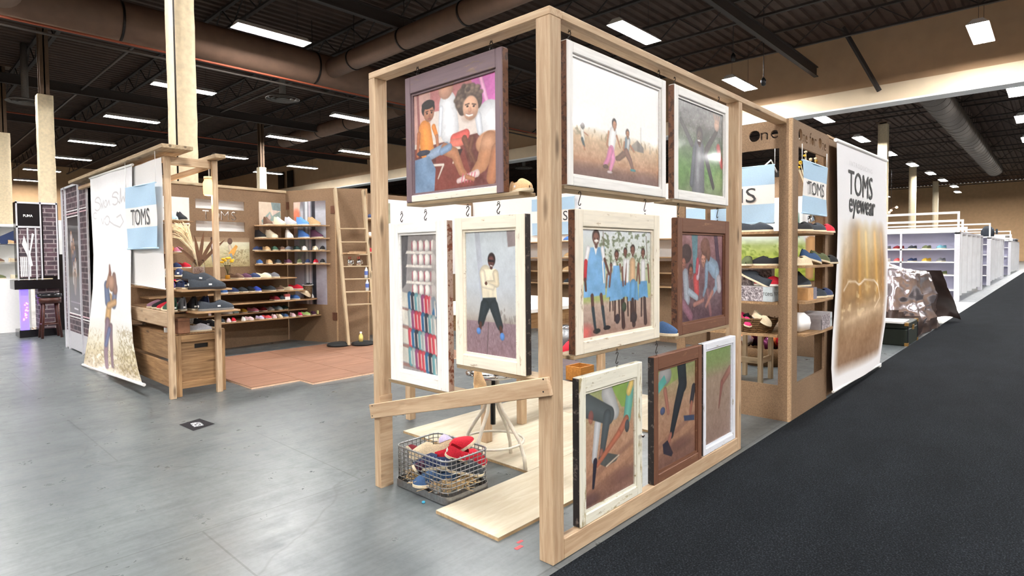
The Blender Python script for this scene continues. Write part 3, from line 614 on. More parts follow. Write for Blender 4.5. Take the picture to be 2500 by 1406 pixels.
def pic_boy(w,h):
    c = Cv(w,h,(196,206,214)); c.grad([(0,(206,216,222)),(.45,(196,204,212)),(.66,(190,190,188)),(.73,(168,158,150)),(.735,(150,128,136)),(1,(140,114,122))]); c.noise(.04,10,14); c.noise(.08,40,40,.74,1); c.poly([(.18,0),(.28,0),(.42,.62),(.32,.66)],(180,186,200),a=.7); c.poly([(.82,0),(1,0),(1,.12),(.84,.13)],(164,152,154)); c.speck((120,110,104),30,20,.6,(.3,.60,1,.76),.5); c.line([(.45,.74),(.42,1)],.004,(96,80,84))
    c.line([(.40,.34),(.46,.52)],[.10,.11],(232,222,196)); c.poly([(.32,.31),(.60,.30),(.62,.55),(.34,.55)],(234,224,200)); c.line([(.60,.34),(.62,.42),(.44,.42)],[.045,.04,.03],(226,214,186)); c.line([(.34,.34),(.36,.43),(.54,.45)],[.045,.04,.03],(240,230,206)); c.ell(.41,.42,.025,.015,(96,62,52))
    c.poly([(.34,.54),(.60,.53),(.70,.76),(.62,.77),(.48,.62),(.34,.75),(.26,.74)],(52,62,68)); c.line([(.38,.6),(.30,.74)],[.07,.05],(48,58,64)); c.line([(.56,.6),(.68,.76)],[.07,.045],(50,60,66)); c.line([(.29,.75),(.28,.79)],.02,(86,56,48)); c.line([(.69,.77),(.70,.80)],.02,(86,56,48)); c.ell(.25,.815,.045,.028,(98,146,214)); c.ell(.72,.84,.045,.032,(98,146,214))
    c.head(.52,.235,.056,(108,70,66),(50,40,42),-.3,.6); c.line([(.47,.235),(.56,.24)],.009,(34,32,38)); c.line([(.50,.275),(.535,.278)],.005,(232,224,220)); c.noise(.025,60,70); return c
def pic_boxes(w,h):
    c = Cv(w,h,(150,146,146)); c.poly([(0,0),(.2,0),(.12,.36),(0,.4)],(92,92,96)); c.noise(.05,14,20); cols=((60,110,150),(196,70,84),(170,180,180),(58,62,74),(206,84,96),(150,80,120),(108,160,168))
    for i,y in enumerate((.03,.13,.25,.35)):
        c.poly([(.15,y+.085),(.9,y+.09),(.9,y+.11),(.12,y+.105)],(224,220,212))
        for k in range(4): c.ell(.38+.17*k,y+.05,.075,.042,(232,228,222)); c.ell(.31+.17*k,y+.05,.02,.04,(176,110,120))
    for i,y in enumerate((.45,.58,.72,.86)):
        c.poly([(0,y+.09),(1,y+.11),(1,y+.135),(0,y+.115)],(150,116,108)); c.poly([(0,y-.03),(.18,y-.02),(.2,y+.09),(0,y+.08)],(206,204,194))
        for k in range(8): c.line([(.22+.095*k,y-.01+.004*k),(.24+.095*k,y+.085+.006*k)],.034,cols[(k*3+i*2)%7]); c.line([(.25+.095*k,y-.0+.004*k),(.27+.095*k,y+.085+.006*k)],.008,(226,216,206))
    c.poly([(.9,0),(1,0),(1,.45),(.75,.62)],(178,172,168),a=.7); c.noise(.03,50,80); return c
def ground(c): c.grad([(0,(150,160,110)),(.18,(176,158,124)),(.4,(184,148,122)),(.75,(176,134,108)),(1,(126,92,82))]); c.noise(.06,14,18); c.noise(.06,60,70); c.line([(0,.78),(.6,.66),(1,.58)],.02,(130,92,82),soft=.05,a=.6); c.line([(0,.9),(1,.74)],.015,(136,98,84),soft=.05,a=.5)
def pic_legs1(w,h):
    c = Cv(w,h); ground(c); c.poly([(.52,0),(.98,0),(.98,.26),(.74,.22)],(140,172,90)); c.line([(.44,.05),(.60,.25)],[.13,.10],(188,190,190)); c.line([(.25,.3),(.18,.6)],[.07,.05],(204,206,210)); c.line([(.02,.1),(.48,.26)],[.15,.12],(92,100,102)); c.line([(.44,.26),(.34,.56)],[.09,.055],(86,94,98)); c.line([(.32,.56),(.30,.62)],.04,(150,104,92)); c.poly([(.26,.6),(.40,.58),(.68,.66),(.62,.70),(.4,.71),(.28,.66)],(88,90,88)); c.line([(.42,.71),(.68,.66)],.008,(206,190,170))
    c.line([(.94,.06),(.86,.34)],[.09,.09],(112,182,168)); c.line([(.90,.1),(.96,.02)],.06,(226,198,120)); c.line([(.84,.36),(.68,.46)],[.065,.055],(176,110,88)); c.line([(.68,.46),(.24,.66)],[.05,.03],(182,112,88)); c.line([(.2,.62),(.16,.84)],[.04,.02],(52,50,64)); c.ell(.12,.22,.05,.06,(170,90,80),a=.6); c.ell(.86,.42,.05,.06,(80,84,88)); c.ell(.1,.94,.16,.05,(92,68,70),soft=1,a=.7); c.ell(.8,.86,.3,.06,(110,78,74),soft=1,a=.6); return c
def pic_legs2(w,h):
    c = Cv(w,h); ground(c); c.poly([(0,0),(.6,0),(.55,.14),(.1,.2)],(150,168,100)); c.ell(.2,.07,.16,.1,(170,168,168)); c.poly([(0,.14),(.18,.06),(.24,.14),(.02,.24)],(96,176,166)); c.line([(.2,.22),(.28,.46)],[.05,.035],(176,120,104)); c.ell(.14,.42,.06,.04,(84,96,130)); c.line([(.62,0),(.66,.22)],[.14,.13],(46,54,60)); c.line([(.64,.22),(.50,.44),(.36,.70)],[.12,.10,.06],(48,54,62)); c.line([(.34,.70),(.30,.76)],.04,(170,110,96)); c.poly([(.14,.76),(.26,.74),(.40,.90),(.36,.93),(.16,.86)],(52,50,64)); c.line([(.96,.30),(.90,.44)],[.07,.06],(60,62,70)); c.line([(.9,.46),(.86,.58)],[.04,.03],(172,114,96)); c.poly([(.68,.56),(.98,.6),(.98,.66),(.7,.62)],(70,84,112)); c.ell(.6,.84,.3,.06,(110,78,74),soft=1,a=.6); c.im *= .93; return c
def pic_legs3(w,h):
    c = Cv(w,h,(166,142,128)); c.grad([(0,(126,150,92)),(.16,(132,146,96)),(.3,(158,138,120)),(1,(146,122,112))]); c.noise(.05,14,18); c.noise(.05,50,60); c.line([(.98,.28),(.66,.40)],[.07,.055],(150,104,90)); c.line([(.66,.40),(.54,.66)],[.05,.014],(142,92,84)); return c

# ================================================================== the window rack at the front corner
ZT = 2.44
rack = thing('window_rack', 'tall open timber frame at the booth corner with old window sashes hanging in it', 'display frame', (0,0,0))
plank('post', (0,0,0),(.08,.08,ZT-.037), PINE, rack)
plank('post', (0,1.306,0),(.088,1.362,ZT-.037), PINE, rack)
plank('post', (2.035,0,0),(2.093,.088,ZT-.037), PINE, rack)
plank('top_beam', (0,0,ZT-.037),(.09,1.362,ZT), PINE, rack)
plank('top_beam', (.09,0,ZT-.037),(3.03,.09,ZT), PINE, rack)
plank('bottom_rail', (.081,0,0),(2.034,.045,.093), PINE, rack)
beam('side_rail', (-.012,1.372,.45),(-.012,-.0,.802), .022,.083, PINE, rack)
for y,z in ((.03,.83),(.03,.775),(1.345,.49),(1.345,.43)): MB().tube([(-.025,y,z),(-.02,y,z)],.004,8).build('screw', METALD, rack)
MB().box((.003,1.304,.0),(.09,1.306,.55)).build('splice_board', PINE, rack)

HOOK = [( .0,0,.0)]
def s_hook(t, loc, h=.05):
    """S-shaped steel hook with an eye at each end"""
    pts = []
    for k in range(9): a = math.pi*1.05 - k*math.pi*1.25/8; pts.append((.009*math.cos(a),0,h*.75+.009*math.sin(a)))
    for k in range(9): a = math.pi*.80 - (-k)*math.pi*1.25/8; pts.append((.009*math.cos(a)-.002,0,h*.28+.009*math.sin(a)))
    m = MB().tube(pts,.0022,6); m.tube([(.006*math.cos(k*.785),0,h*.98+.006*math.sin(k*.785)) for k in range(8)],.0016,5,closed=True)
    m.tube([(.006*math.cos(k*.785),0,h*.02+.006*math.sin(k*.785)) for k in range(8)],.0016,5,closed=True)
    return m.build('s_hook', METALD, t, loc)
def sash(label, axis, a0, a1, z0, z1, fr, mat, edge, pic, off=.03, th=.04, hooks=(), ledge=None, lean=0., hook_h=.06, knob=None, smat=None, px=150, group=None, bmat=None):
    """old window sash. axis 'y': hangs in plane x=off facing -X; axis 'x': plane y=off facing -Y.
    fr = (stile, top rail, bottom rail) widths. local X = along the sash as seen, local -Y = outwards"""
    W = abs(a1-a0); H = z1-z0
    if axis == 'x': base = Vector((a0, off, z0)); rz = lean
    else: base = Vector((off, a0, z0)); rz = -math.pi/2 + lean
    t = thing('framed_print', label, 'framed print', base, rz, group)
    st, tr, br = fr
    def piece(nm, x0,x1,zz0,zz1, m, y0=0, y1=None):
        y1 = th if y1 is None else y1; c = Vector(((x0+x1)/2,(y0+y1)/2,(zz0+zz1)/2)); lx, ly, lz = x1-x0, y1-y0, zz1-zz0
        vert = lz > lx
        me = MB().box((-max(lx,lz)/2,-ly/2,-min(lx,lz)/2),(max(lx,lz)/2,ly/2,min(lx,lz)/2)).mesh(nm, .003); o = link(nm, me, m, t, c)
        if vert: o.rotation_euler = (0,-math.pi/2,0)
        return o
    piece('stile',0,st,0,H,mat); piece('stile',W-st,W,0,H,smat or mat); piece('top_rail',st,W-st,H-tr,H,mat); piece('bottom_rail',st,W-st,0,br,bmat or mat)
    # moulding step around the pane
    b = .012
    m = MB().box((st,.010,br),(st+b,.028,H-tr)).box((W-st-b,.010,br),(W-st,.028,H-tr)).box((st+b,.010,br),(W-st-b,.028,br+b)).box((st+b,.010,H-tr-b),(W-st-b,.028,H-tr)); m.build('glazing_bead', mat, t)
    # worn edge facing the camera
    e = MB(); 
    if axis == 'y': e.box((W-.0005,.004,.004),(W+.0015,th,H-.004))
    else: e.box((-.0015,.004,.004),(.0005,th,H-.004))
    e.build('worn_edge', edge, t)
    n = int(px*(H-tr-br)/(W-2*st)); cv = pic(px, n)
    pg = quadgrid(cv, (st+b,.018,H-tr-b),(W-st-b,.018,H-tr-b),(st+b,.018,br+b),(W-st-b,.018,br+b)); sheet('printed_pane', cv, pg, PRINT, t)
    MB().box((st,.0185,br),(W-st,.022,H-tr)).build('backing', WHITEP, t)
    for hx in hooks: s_hook(t, (hx*W, th/2, H+.0), hook_h)
    if ledge:
        o = MB().box((-(W+ledge[1])/2,-.06,-.009),((W+ledge[1])/2,.06,.009)).build('ledge', LEDGE, t, ((W+ledge[1])/2+ledge[0], th/2+.045, -.010), bevel=.002)
    if knob: MB().lathe([(0,.02),(.01,.018),(.012,.008),(.006,0),(.006,-.004)],10,(0,0,0)).build('catch', CHROME, t, (W-st*.5,-.004,H*knob)).rotation_euler = (math.pi/2,0,0)
    return t
WP = worn('flaking_white_paint', C8(246,245,242), C8(196,176,146), .12); CP = worn('flaking_cream_paint', C8(244,236,218), C8(196,172,138), .26); PP = worn('faded_plum_paint', C8(124,104,110), C8(150,126,112), .28); BR = worn('dark_brown_varnish', C8(118,78,58), C8(150,108,80), .3); WG = worn('scraped_white_green_paint', C8(234,232,216), C8(186,172,130), .34); LG = worn('worn_pale_grey_paint', C8(230,234,242), C8(180,172,154), .22)
EB = worn('bare_brown_edge', C8(120,78,54), C8(84,52,38), .5); EK = worn('black_chipped_edge', C8(40,36,38), C8(120,110,104), .35); ER = worn('rusty_edge', C8(176,150,136), C8(128,70,44), .5)
sash('large plum-painted window sash with a print of a smiling man kneeling by seated children','y',1.056,.312,1.668,2.350,(.045,.09,.036),PP,EB,pic_founder,hooks=(.12,.88),ledge=(-.005,.10),px=190, hook_h=.05, bmat=CP)
sash('narrow white window sash with a print of stacked shoe boxes on shelves','y',1.230,.722,.655,1.560,(.085,.06,.06),WP,ER,pic_boxes,hooks=(.20,.62),ledge=(-.03,.16),px=110)
sash('cream window sash with a print of a boy in blue shoes, arms folded','y',.660,.180,.812,1.566,(.055,.065,.06),CP,EK,pic_boy,hooks=(.17,.62),ledge=(0,.06),px=130)
sash('large white window sash with a print of children running over a field','x',.160,1.076,1.690,2.347,(.045,.05,.045),WP,EB,pic_running,hooks=(.05,.95),ledge=(-.02,.03),px=190,hook_h=.055)
sash('white window sash with a dark print of a mud-covered child waving','x',1.178,1.938,1.690,2.354,(.048,.055,.048),WP,EB,pic_mud,hooks=(.05,.85),ledge=(-.02,.0),px=150,hook_h=.05)
sash('cream window sash with a print of schoolchildren in blue uniforms','x',.216,1.003,.900,1.585,(.062,.08,.06),CP,EB,pic_school,hooks=(.08,.84),ledge=(-.01,.02),px=170,hook_h=.10)
sash('dark brown window sash with a reddish print of a man among kneeling children','x',1.217,1.955,.885,1.585,(.06,.085,.06),BR,EB,pic_kneel,hooks=(.06,.80),ledge=(-.02,.03),px=150,hook_h=.10)
sash('scraped cream sash leaning at the bottom rail with a print of running legs','x',.207,.768,.094,.800,(.05,.075,.05),WG,EK,pic_legs1,off=.004,hooks=(.62,),px=150,hook_h=.09,knob=.45)
sash('dark brown sash at the bottom rail with a print of legs in dark trousers','x',.890,1.475,.094,.805,(.045,.075,.05),BR,EK,pic_legs2,off=.0,hooks=(.1,),px=130,hook_h=.08)
sash('pale grey sash at the bottom rail with a print of one bare leg','x',1.510,2.005,.094,.806,(.036,.045,.04),LG,EK,pic_legs3,off=.004,px=90)
# ================================================================== shoes
def shoe_meshes():
    S = [0,.025,.08,.18,.32,.47,.60,.72,.83,.91,.965,1.]
    W = [.004,.018,.0275,.031,.032,.036,.042,.0455,.043,.034,.021,.004]
    kinds = {'slip': ([.050,.060,.063,.058,.050,.053,.061,.054,.045,.037,.030,.024],(1,5)),
             'boot': ([.092,.104,.108,.106,.100,.082,.066,.055,.046,.038,.031,.024],(1,4)),
             'low':  ([.046,.054,.056,.046,.036,.034,.038,.042,.040,.034,.028,.022],(1,6))}
    out = {}; zs = .014
    kinds = {k:([h*1.38 for h in H_],o) for k,(H_,o) in kinds.items()}
    for k,(Hh,(o0,o1)) in kinds.items():
        nt = 11; rows = []
        for s,w,h in zip(S,W,Hh):
            r = []
            for j in range(nt):
                a = math.pi*j/(nt-1); cy = math.cos(a); sz = math.sin(a)**.62
                r.append(((s-.5)*.26, w*cy*(1-.10*sz), zs+(h-zs)*sz))
            rows.append(r)
        m = MB(); n = nt; b = 0
        for r in rows: m.v += r
        for i in range(len(S)-1):
            for j in range(nt-1):
                if o0 <= i < o1 and 3 <= j < 7: continue
                m.f.append((i*n+j,i*n+j+1,(i+1)*n+j+1,(i+1)*n+j)); m.sm.append(True)
        up_ = m.mesh('upper', fix=False)
        ins = MB().grid([[((S[i]-.5)*.26, W[i]*q, .022) for q in (-.9,0,.9)] for i in range(o0,o1+2)]).mesh('insole')
        outl = [((s-.5)*.266, w*1.07) for s,w in zip(S,W)]; poly = [(x,-y) for x,y in outl]+[(x,y) for x,y in outl[::-1]]
        so_ = MB().prism(poly,0,.017).mesh('sole', .002)
        tg = MB().box((-.1335,-.010,.030),(-.1275,.010,.046)).mesh('heel_tag')
        patch = MB().box((.0,-.043,.030),(.022,-.0415,.042)).mesh('side_label')
        out[k] = (up_,ins,so_,tg,patch)
    return out
SHOE = shoe_meshes()
_cv = {}
PAL = {'navy':(44,58,96),'black':(26,26,30),'red':(206,32,54),'white':(236,234,230),'cream':(232,220,192),'tan':(206,170,124),'grey':(112,114,120),'light grey':(186,188,196),'blue':(62,104,168),'sky blue':(104,158,220),'olive':(96,104,70),'green':(58,92,74),'brown':(104,78,62),'purple':(70,50,110),'pink':(234,150,186),'pale pink':(240,206,214),'mustard':(196,158,52),'teal':(110,168,184),'pale blue':(170,204,224),'hot pink':(230,52,110),'lime':(176,216,130),'coral':(226,86,92),'maroon':(120,24,36),'charcoal':(52,58,66),'plum':(86,48,72),'beige':(214,196,164),'royal blue':(52,76,176),'lilac':(206,196,232),'denim':(58,88,128),'dark green':(30,56,52),'floral':(150,110,130)}
def canvas(c):
    if c not in _cv: _cv[c] = plain('canvas_'+c.replace(' ','_'), C8(*PAL[c]), .85, var=.18, scale=160, bmp=.2)
    return _cv[c]
INS = plain('shoe_lining', C8(150,130,108), .9); INSD = plain('dark_lining', C8(40,34,34), .9)
STYLE = {'slip':'slip-on canvas shoe','boot':'high-cut canvas shoe','low':'low open canvas shoe'}
def shoe(col, style, loc, yaw, label, group, sole=None, scale=1., tilt=0., roll=0., tags=False, small=False):
    t = thing('shoe', label, 'shoe', loc, 0, group); t.rotation_euler = (roll, tilt, yaw); t.scale = (scale,)*3
    up_,ins,so_,tg,patch = SHOE[style]
    def put(nm, me, mat, par=None):
        o = bpy.data.objects.new(nm, me); COL.objects.link(o); o.parent = par or t
        if not me.materials: me.materials.append(None)
        o.material_slots[0].link = 'OBJECT'; o.material_slots[0].material = mat; return o
    U_ = put('upper', up_, canvas(col)); put('sole', so_, sole or RUBBER); put('insole', ins, INSD if col in ('black','navy','charcoal') else INS)
    if tags: put('heel_tag', tg, WHITEP, U_); put('side_label', patch, WHITEP, U_)
    return t
def shoe_row(shelf, group, items, where, yaw, z, scale=1., tags=False, jitter=.15):
    """items: (u, colour, style); where(u) -> xy on the shelf; every label names shelf and neighbours"""
    n = len(items)
    for i,it in enumerate(items):
        u,c,s = it[:3]; sh = {'slip':'slip-on','boot':'high-top','low':'low shoe'}[s]
        l = items[i-1][1] if i else None; r = items[i+1][1] if i<n-1 else None
        if l and r: nb = 'between %s and %s' % (l,r)
        elif l or r: nb = 'at the end by %s' % (l or r)
        else: nb = 'standing alone'
        xy = where(u); yy = yaw + random.uniform(-jitter,jitter) + (it[3] if len(it)>3 else 0)
        shoe(c, s, (xy[0],xy[1],z), yy, '%s %s on %s, %s' % (c, sh, shelf, nb), group, scale=scale, tags=tags, sole=SOLEW if c in ('red','white','blue','sky blue','royal blue','pale pink','pink','coral','hot pink') else None)

# ================================================================== particle board shoe wall with shelves
W0, W1 = Vector((0.0,7.356)), Vector((2.60,7.68)); WE = (W1-W0).normalized(); WN = Vector((WE.y,-WE.x))   # WN points to the viewer
def wp(s, z, d=0.): p = W0+WE*s+WN*d; return Vector((p.x,p.y,z))
wl = (W1-W0).length
wall = thing('shoe_wall', 'brown particle board back wall with TOMS and stripes cut out of it', 'display wall', (0,7.356,0))
stencil('panel', wl, 2.40, .018, [(1.168,2.08,1.908,2.215),(1.168,1.755,1.908,1.90),('T',1.315,1.99,.135,.10),('disc',1.465,1.99,.062),('M',1.60,1.99,.135,.125),('S',1.735,1.99,.135,.075)], PBOARD, wall, wp(0,0), (WE.x,WE.y,0), (0,0,1))
beam('top_rail', wp(-.02,2.42,.0), wp(wl+.0,2.42,0), .06,.04, PINE2, wall)
o = MB().add([wp(1.05,1.70,-.10),wp(2.02,1.70,-.10),wp(2.02,2.28,-.10),wp(1.05,2.28,-.10)],[(0,1,2,3)]); o.v = [tuple(rel(wall,v)) for v in o.v]; o.build('white_backing', WHITE, wall)
def pprint(name, cv, s0, s1, z0, z1, parent, f=wp, d=.015, mat=None):
    P = [[rel(parent, f(s0+(s1-s0)*i/(cv.w-1), z1+(z0-z1)*j/(cv.h-1), d)) for i in range(cv.w)] for j in range(cv.h)]
    return sheet(name, cv, P, mat or PRINT, parent)
def pic_couple(w,h):
    c = Cv(w,h,(214,206,176)); c.grad([(0,(150,124,96)),(.14,(168,142,112)),(.17,(226,224,198)),(.45,(214,208,170)),(1,(178,160,118))]); c.noise(.08,12,10,.3,1); c.speck((140,120,84),50,26,.55,(.55,.4,1,1),.6); c.speck((150,150,100),40,20,.6,(0,.5,.6,1),.5)
    c.line([(.32,.12),(.33,.5)],[.07,.10],(120,92,82)); c.line([(.33,.2),(.34,.5)],.05,(236,236,240)); c.line([(.31,.5),(.34,.95)],[.05,.035],(150,150,156)); c.ell(.32,.05,.03,.07,(70,50,44)); c.line([(.63,.3),(.66,.5)],[.09,.10],(220,204,178)); c.poly([(.60,.55),(.74,.25),(.78,.3),(.70,.62)],(232,170,84)); c.line([(.65,.58),(.67,.82)],[.05,.03],(150,162,178)); c.ell(.635,.13,.045,.11,(106,78,62)); c.noise(.03,50,40); return c
def pic_foot(w,h):
    c = Cv(w,h,(232,214,192)); c.noise(.04,6,8); c.poly([(.55,0),(1,0),(1,.22),(.62,.2)],(138,158,160)); c.poly([(.56,.2),(.95,.22),(.85,.36),(.6,.36)],(240,220,208)); c.poly([(.1,.50),(.5,.24),(.60,.36),(.98,.22),(1,.42),(.6,.5),(.2,.6)],(154,176,170)); c.poly([(.26,.5),(.5,.3),(.55,.42),(.3,.56)],(206,186,178)); c.line([(.12,.585),(.42,.61),(.98,.45)],.02,(244,242,236)); c.poly([(.0,.66),(1,.62),(1,1),(0,1)],(196,170,146)); c.noise(.03,40,40); return c
def pic_white(w,h):
    c = Cv(w,h,(232,232,230)); c.noise(.02,4,5); c.line([(.1,.3),(.3,.5)],.006,(140,130,126)); return c
def pic_pole(w,h):
    c = Cv(w,h,(176,176,186)); c.grad([(0,(120,112,116)),(.06,(150,150,158)),(.1,(190,194,204)),(1,(150,144,154))]); c.poly([(0,0),(.22,0),(.1,.3),(0,.34)],(226,196,180)); c.ell(.08,.13,.12,.06,(224,124,94),soft=.8); c.line([(.44,0),(.44,1)],.085,(150,154,164)); c.line([(.40,0),(.40,1)],.02,(222,226,232)); c.line([(.50,0),(.50,1)],.014,(206,196,206)); c.line([(.62,0),(.62,1)],.028,(40,42,52)); c.poly([(.2,.34),(.34,.38),(.3,.5),(.05,.62)],(140,160,156),a=.6); c.noise(.04,10,40); return c
pprint('couple_poster', pic_couple(150,80), 1.12,1.97,1.225,1.665, wall); pprint('foot_poster', pic_foot(80,110), 2.14,2.52,1.64,2.235, wall); a_ = onPL(424,480,W0,W1); s_a = (a_.xy-W0).dot(WE); pprint('white_poster', pic_white(30,40), s_a-.25, s_a+.20, 1.84,2.22, wall)
V0, V1 = Vector((2.62,7.70)), Vector((2.93,6.73)); VE = (V1-V0).normalized(); VN = Vector((VE.y,-VE.x))
def vp(s, z, d=0.): p = V0+VE*s+VN*d; return Vector((p.x,p.y,z))
if VN.dot(CAM.xy-V0) < 0: VN = -VN
if WN.dot(CAM.xy-W0) < 0: WN = -WN
side = thing('shoe_wall_wing', 'brown particle board wing hinged to the shoe wall, with a tall grey photo panel', 'display wall', (V0.x,V0.y,0))
vl = (V1-V0).length
def slab(name, f, s0, s1, z0, z1, t, mat, parent):
    m = MB(); vs = [f(s0,z0,-t),f(s1,z0,-t),f(s1,z0,0),f(s0,z0,0),f(s0,z1,-t),f(s1,z1,-t),f(s1,z1,0),f(s0,z1,0)]
    m.add([rel(parent,v) for v in vs],[(0,1,2,3),(7,6,5,4),(4,5,1,0),(5,6,2,1),(6,7,3,2),(7,4,0,3)]); return m.build(name, mat, parent, fix=True)
slab('panel', vp, -.06, vl, 0, 2.44, .018, PBOARD, side); pprint('grey_photo_panel', pic_pole(80,190), .165,.84,.60,2.25, side, vp, .004)
slab('edge_strip', vp, vl, vl+.02, 0, 2.44, .03, PEDGE, side)
HIN = plain('brown_hinge_plate', C8(120,84,66), .4, .5)
for f_,s,z in ((vp,.02,2.20),(vp,vl-.03,2.10),(vp,vl-.03,.42)): slab('hinge', lambda a,b,d=0,f_=f_: f_(a,b,d+.008), s-.045, s+.045, z-.06, z+.06, .006, HIN, side)
U0, U1 = Vector((2.95,6.72)), Vector((3.30,6.42)); UE = (U1-U0).normalized(); UN = Vector((UE.y,-UE.x)); UN = UN if UN.dot(CAM.xy-U0)>0 else -UN
def upf(s, z, d=0.): p = U0+UE*s+UN*d; return Vector((p.x,p.y,z))
third = thing('narrow_board_panel', 'narrow brown particle board panel standing behind the wooden ladder', 'display wall', (U0.x,U0.y,0)); slab('panel', upf, 0, (U1-U0).length, 0, 2.43, .018, PBOARD, third); slab('edge_strip', upf, (U1-U0).length, (U1-U0).length+.02, 0, 2.43, .03, PEDGE, third)

# shelves of the wall: each a plank of its own
def shelf_poly(label, poly, z, t=.018, mat=None):
    o = MB().prism(poly, z-t, z).build('shelf_plank', mat or SHELF); return tag(o, label, 'shelf')
A_, B_ = Vector((1.98,7.45)), Vector((2.88,6.80)); off = Vector((.06,.09))
for z,nm in ((1.86,'top'),(1.66,'second from top'),(1.464,'third from top'),(1.258,'lowest')):
    shelf_poly('%s of the four corner planks bridging the shoe wall and its wing' % nm, [tuple(A_),tuple(B_),(2.82,7.02),(2.615,7.64),(2.03,7.585)], z)
cw = lambda u: (lambda p: (p.x,p.y))(onPL(u,600,A_+off,B_+off))
shoe_row('the top corner plank','shoes on the top corner plank',[(655,'brown','boot',-.3),(684,'cream','boot'),(711,'light grey','boot'),(740,'sky blue','boot'),(768,'tan','boot')],cw,-1.35,1.86,1.0)
shoe_row('the second corner plank','shoes on the second corner plank',[(636,'black','boot'),(664,'cream','boot'),(706,'white','boot',-.4),(742,'blue','boot'),(774,'plum','boot')],cw,-1.35,1.66,1.0)
shoe_row('the third corner plank','shoes on the third corner plank',[(629,'navy','slip',-.7),(650,'tan','slip'),(670,'green','slip'),(688,'brown','slip'),(706,'grey','slip',-.7),(724,'dark green','slip'),(742,'white','slip'),(769,'cream','slip'),(788,'black','slip',-.6)],cw,-1.75,1.464,.86)
shoe_row('the lowest corner plank','shoes on the lowest corner plank',[(632,'blue','slip'),(656,'tan','slip'),(677,'charcoal','slip'),(702,'plum','slip'),(731,'olive','slip',-.3),(751,'navy','slip',-.3),(770,'red','slip',-.4),(787,'black','slip',-.4)],cw,-1.75,1.258,.86)
def wline(x): return 7.356+(x)*.1246-.012
def longshelf(label, x0, x1, z, y=7.0, round_end=False):
    n = 6; xs = [x0+(x1-x0)*i/n for i in range(n+1)]
    poly = [(x0,y),(x1-(.12 if round_end else 0),y)]
    if round_end: poly += [(x1-.04,y+.04),(x1,y+.13)]
    else: poly += [(x1,y+.01)]
    x2 = min(x1, 2.60); poly += [(min(x1,2.72), min(wline(x1)-.02, 7.35))] if x1 > 2.6 else []
    poly += [(x2, wline(x2)-.01),(x0, wline(x0)-.01)]
    return shelf_poly(label, poly, z)
yf = lambda y: (lambda u: (lambda p: (p.x,p.y))(onY(u,700,y)))
LZ = {'a':1.053,'b':.855,'c':.704,'d':.538,'e':.444}
longshelf('uppermost of the long low planks along the shoe wall',1.0,2.42,LZ['a']); longshelf('second long low plank along the shoe wall',.40,2.56,LZ['b']); longshelf('round-ended middle plank of the shoe wall, holding the dark pot',1.05,2.82,LZ['c'],round_end=True); longshelf('upper of the two lowest planks along the shoe wall, set back',.40,2.70,LZ['d'],7.22); longshelf('lowest plank along the shoe wall, full of small bright shoes',.40,2.82,LZ['e'],7.0)
shoe_row('the uppermost long plank','shoes on the uppermost long plank',[(577,'brown','slip'),(596,'plum','slip'),(617,'navy','slip'),(644,'cream','slip'),(667,'grey','slip')],yf(7.14),-1.15,LZ['a'],1.0)
shoe_row('the second long plank','shoes on the second long plank',[(543,'blue','slip',-.4),(564,'navy','slip'),(586,'charcoal','slip'),(606,'black','slip'),(622,'royal blue','slip'),(657,'charcoal','slip'),(677,'brown','low'),(699,'beige','low'),(722,'red','slip')],yf(7.14),-1.15,LZ['b'],.98)
shoe_row('the round-ended plank','shoes on the round-ended plank',[(670,'maroon','slip',-.3),(687,'charcoal','slip',-.7),(717,'blue','slip'),(778,'white','low',.5)],yf(7.14),-1.15,LZ['c'],.9)
shoe_row('the set-back lower plank','shoes on the set-back lower plank',[(426,'maroon','slip'),(452,'red','slip'),(480,'mustard','slip'),(500,'pale pink','slip'),(551,'white','low'),(567,'teal','slip'),(590,'mustard','slip'),(616,'pink','slip'),(638,'maroon','slip'),(655,'light grey','slip'),(676,'pale blue','slip'),(690,'dark green','slip')],yf(7.36),-1.2,LZ['d'],.8)
shoe_row('the lowest long plank','shoes on the lowest long plank',[(443,'grey','slip'),(460,'pink','slip'),(478,'plum','slip'),(496,'brown','slip'),(514,'beige','slip'),(541,'charcoal','slip',-.5),(556,'pale pink','slip',-.6),(568,'red','slip',-.7),(592,'white','slip',-.6),(607,'pale pink','slip'),(633,'lilac','slip'),(650,'coral','slip'),(667,'pale pink','slip',-.4),(680,'beige','slip',-.4),(694,'denim','slip',-.4),(713,'pale pink','slip',-.4),(731,'hot pink','slip',-.6),(745,'lime','slip'),(764,'plum','slip',-.6)],yf(7.09),-1.2,LZ['e'],.66)
def spot(u, v, y): p = onY(u,v,y); return p
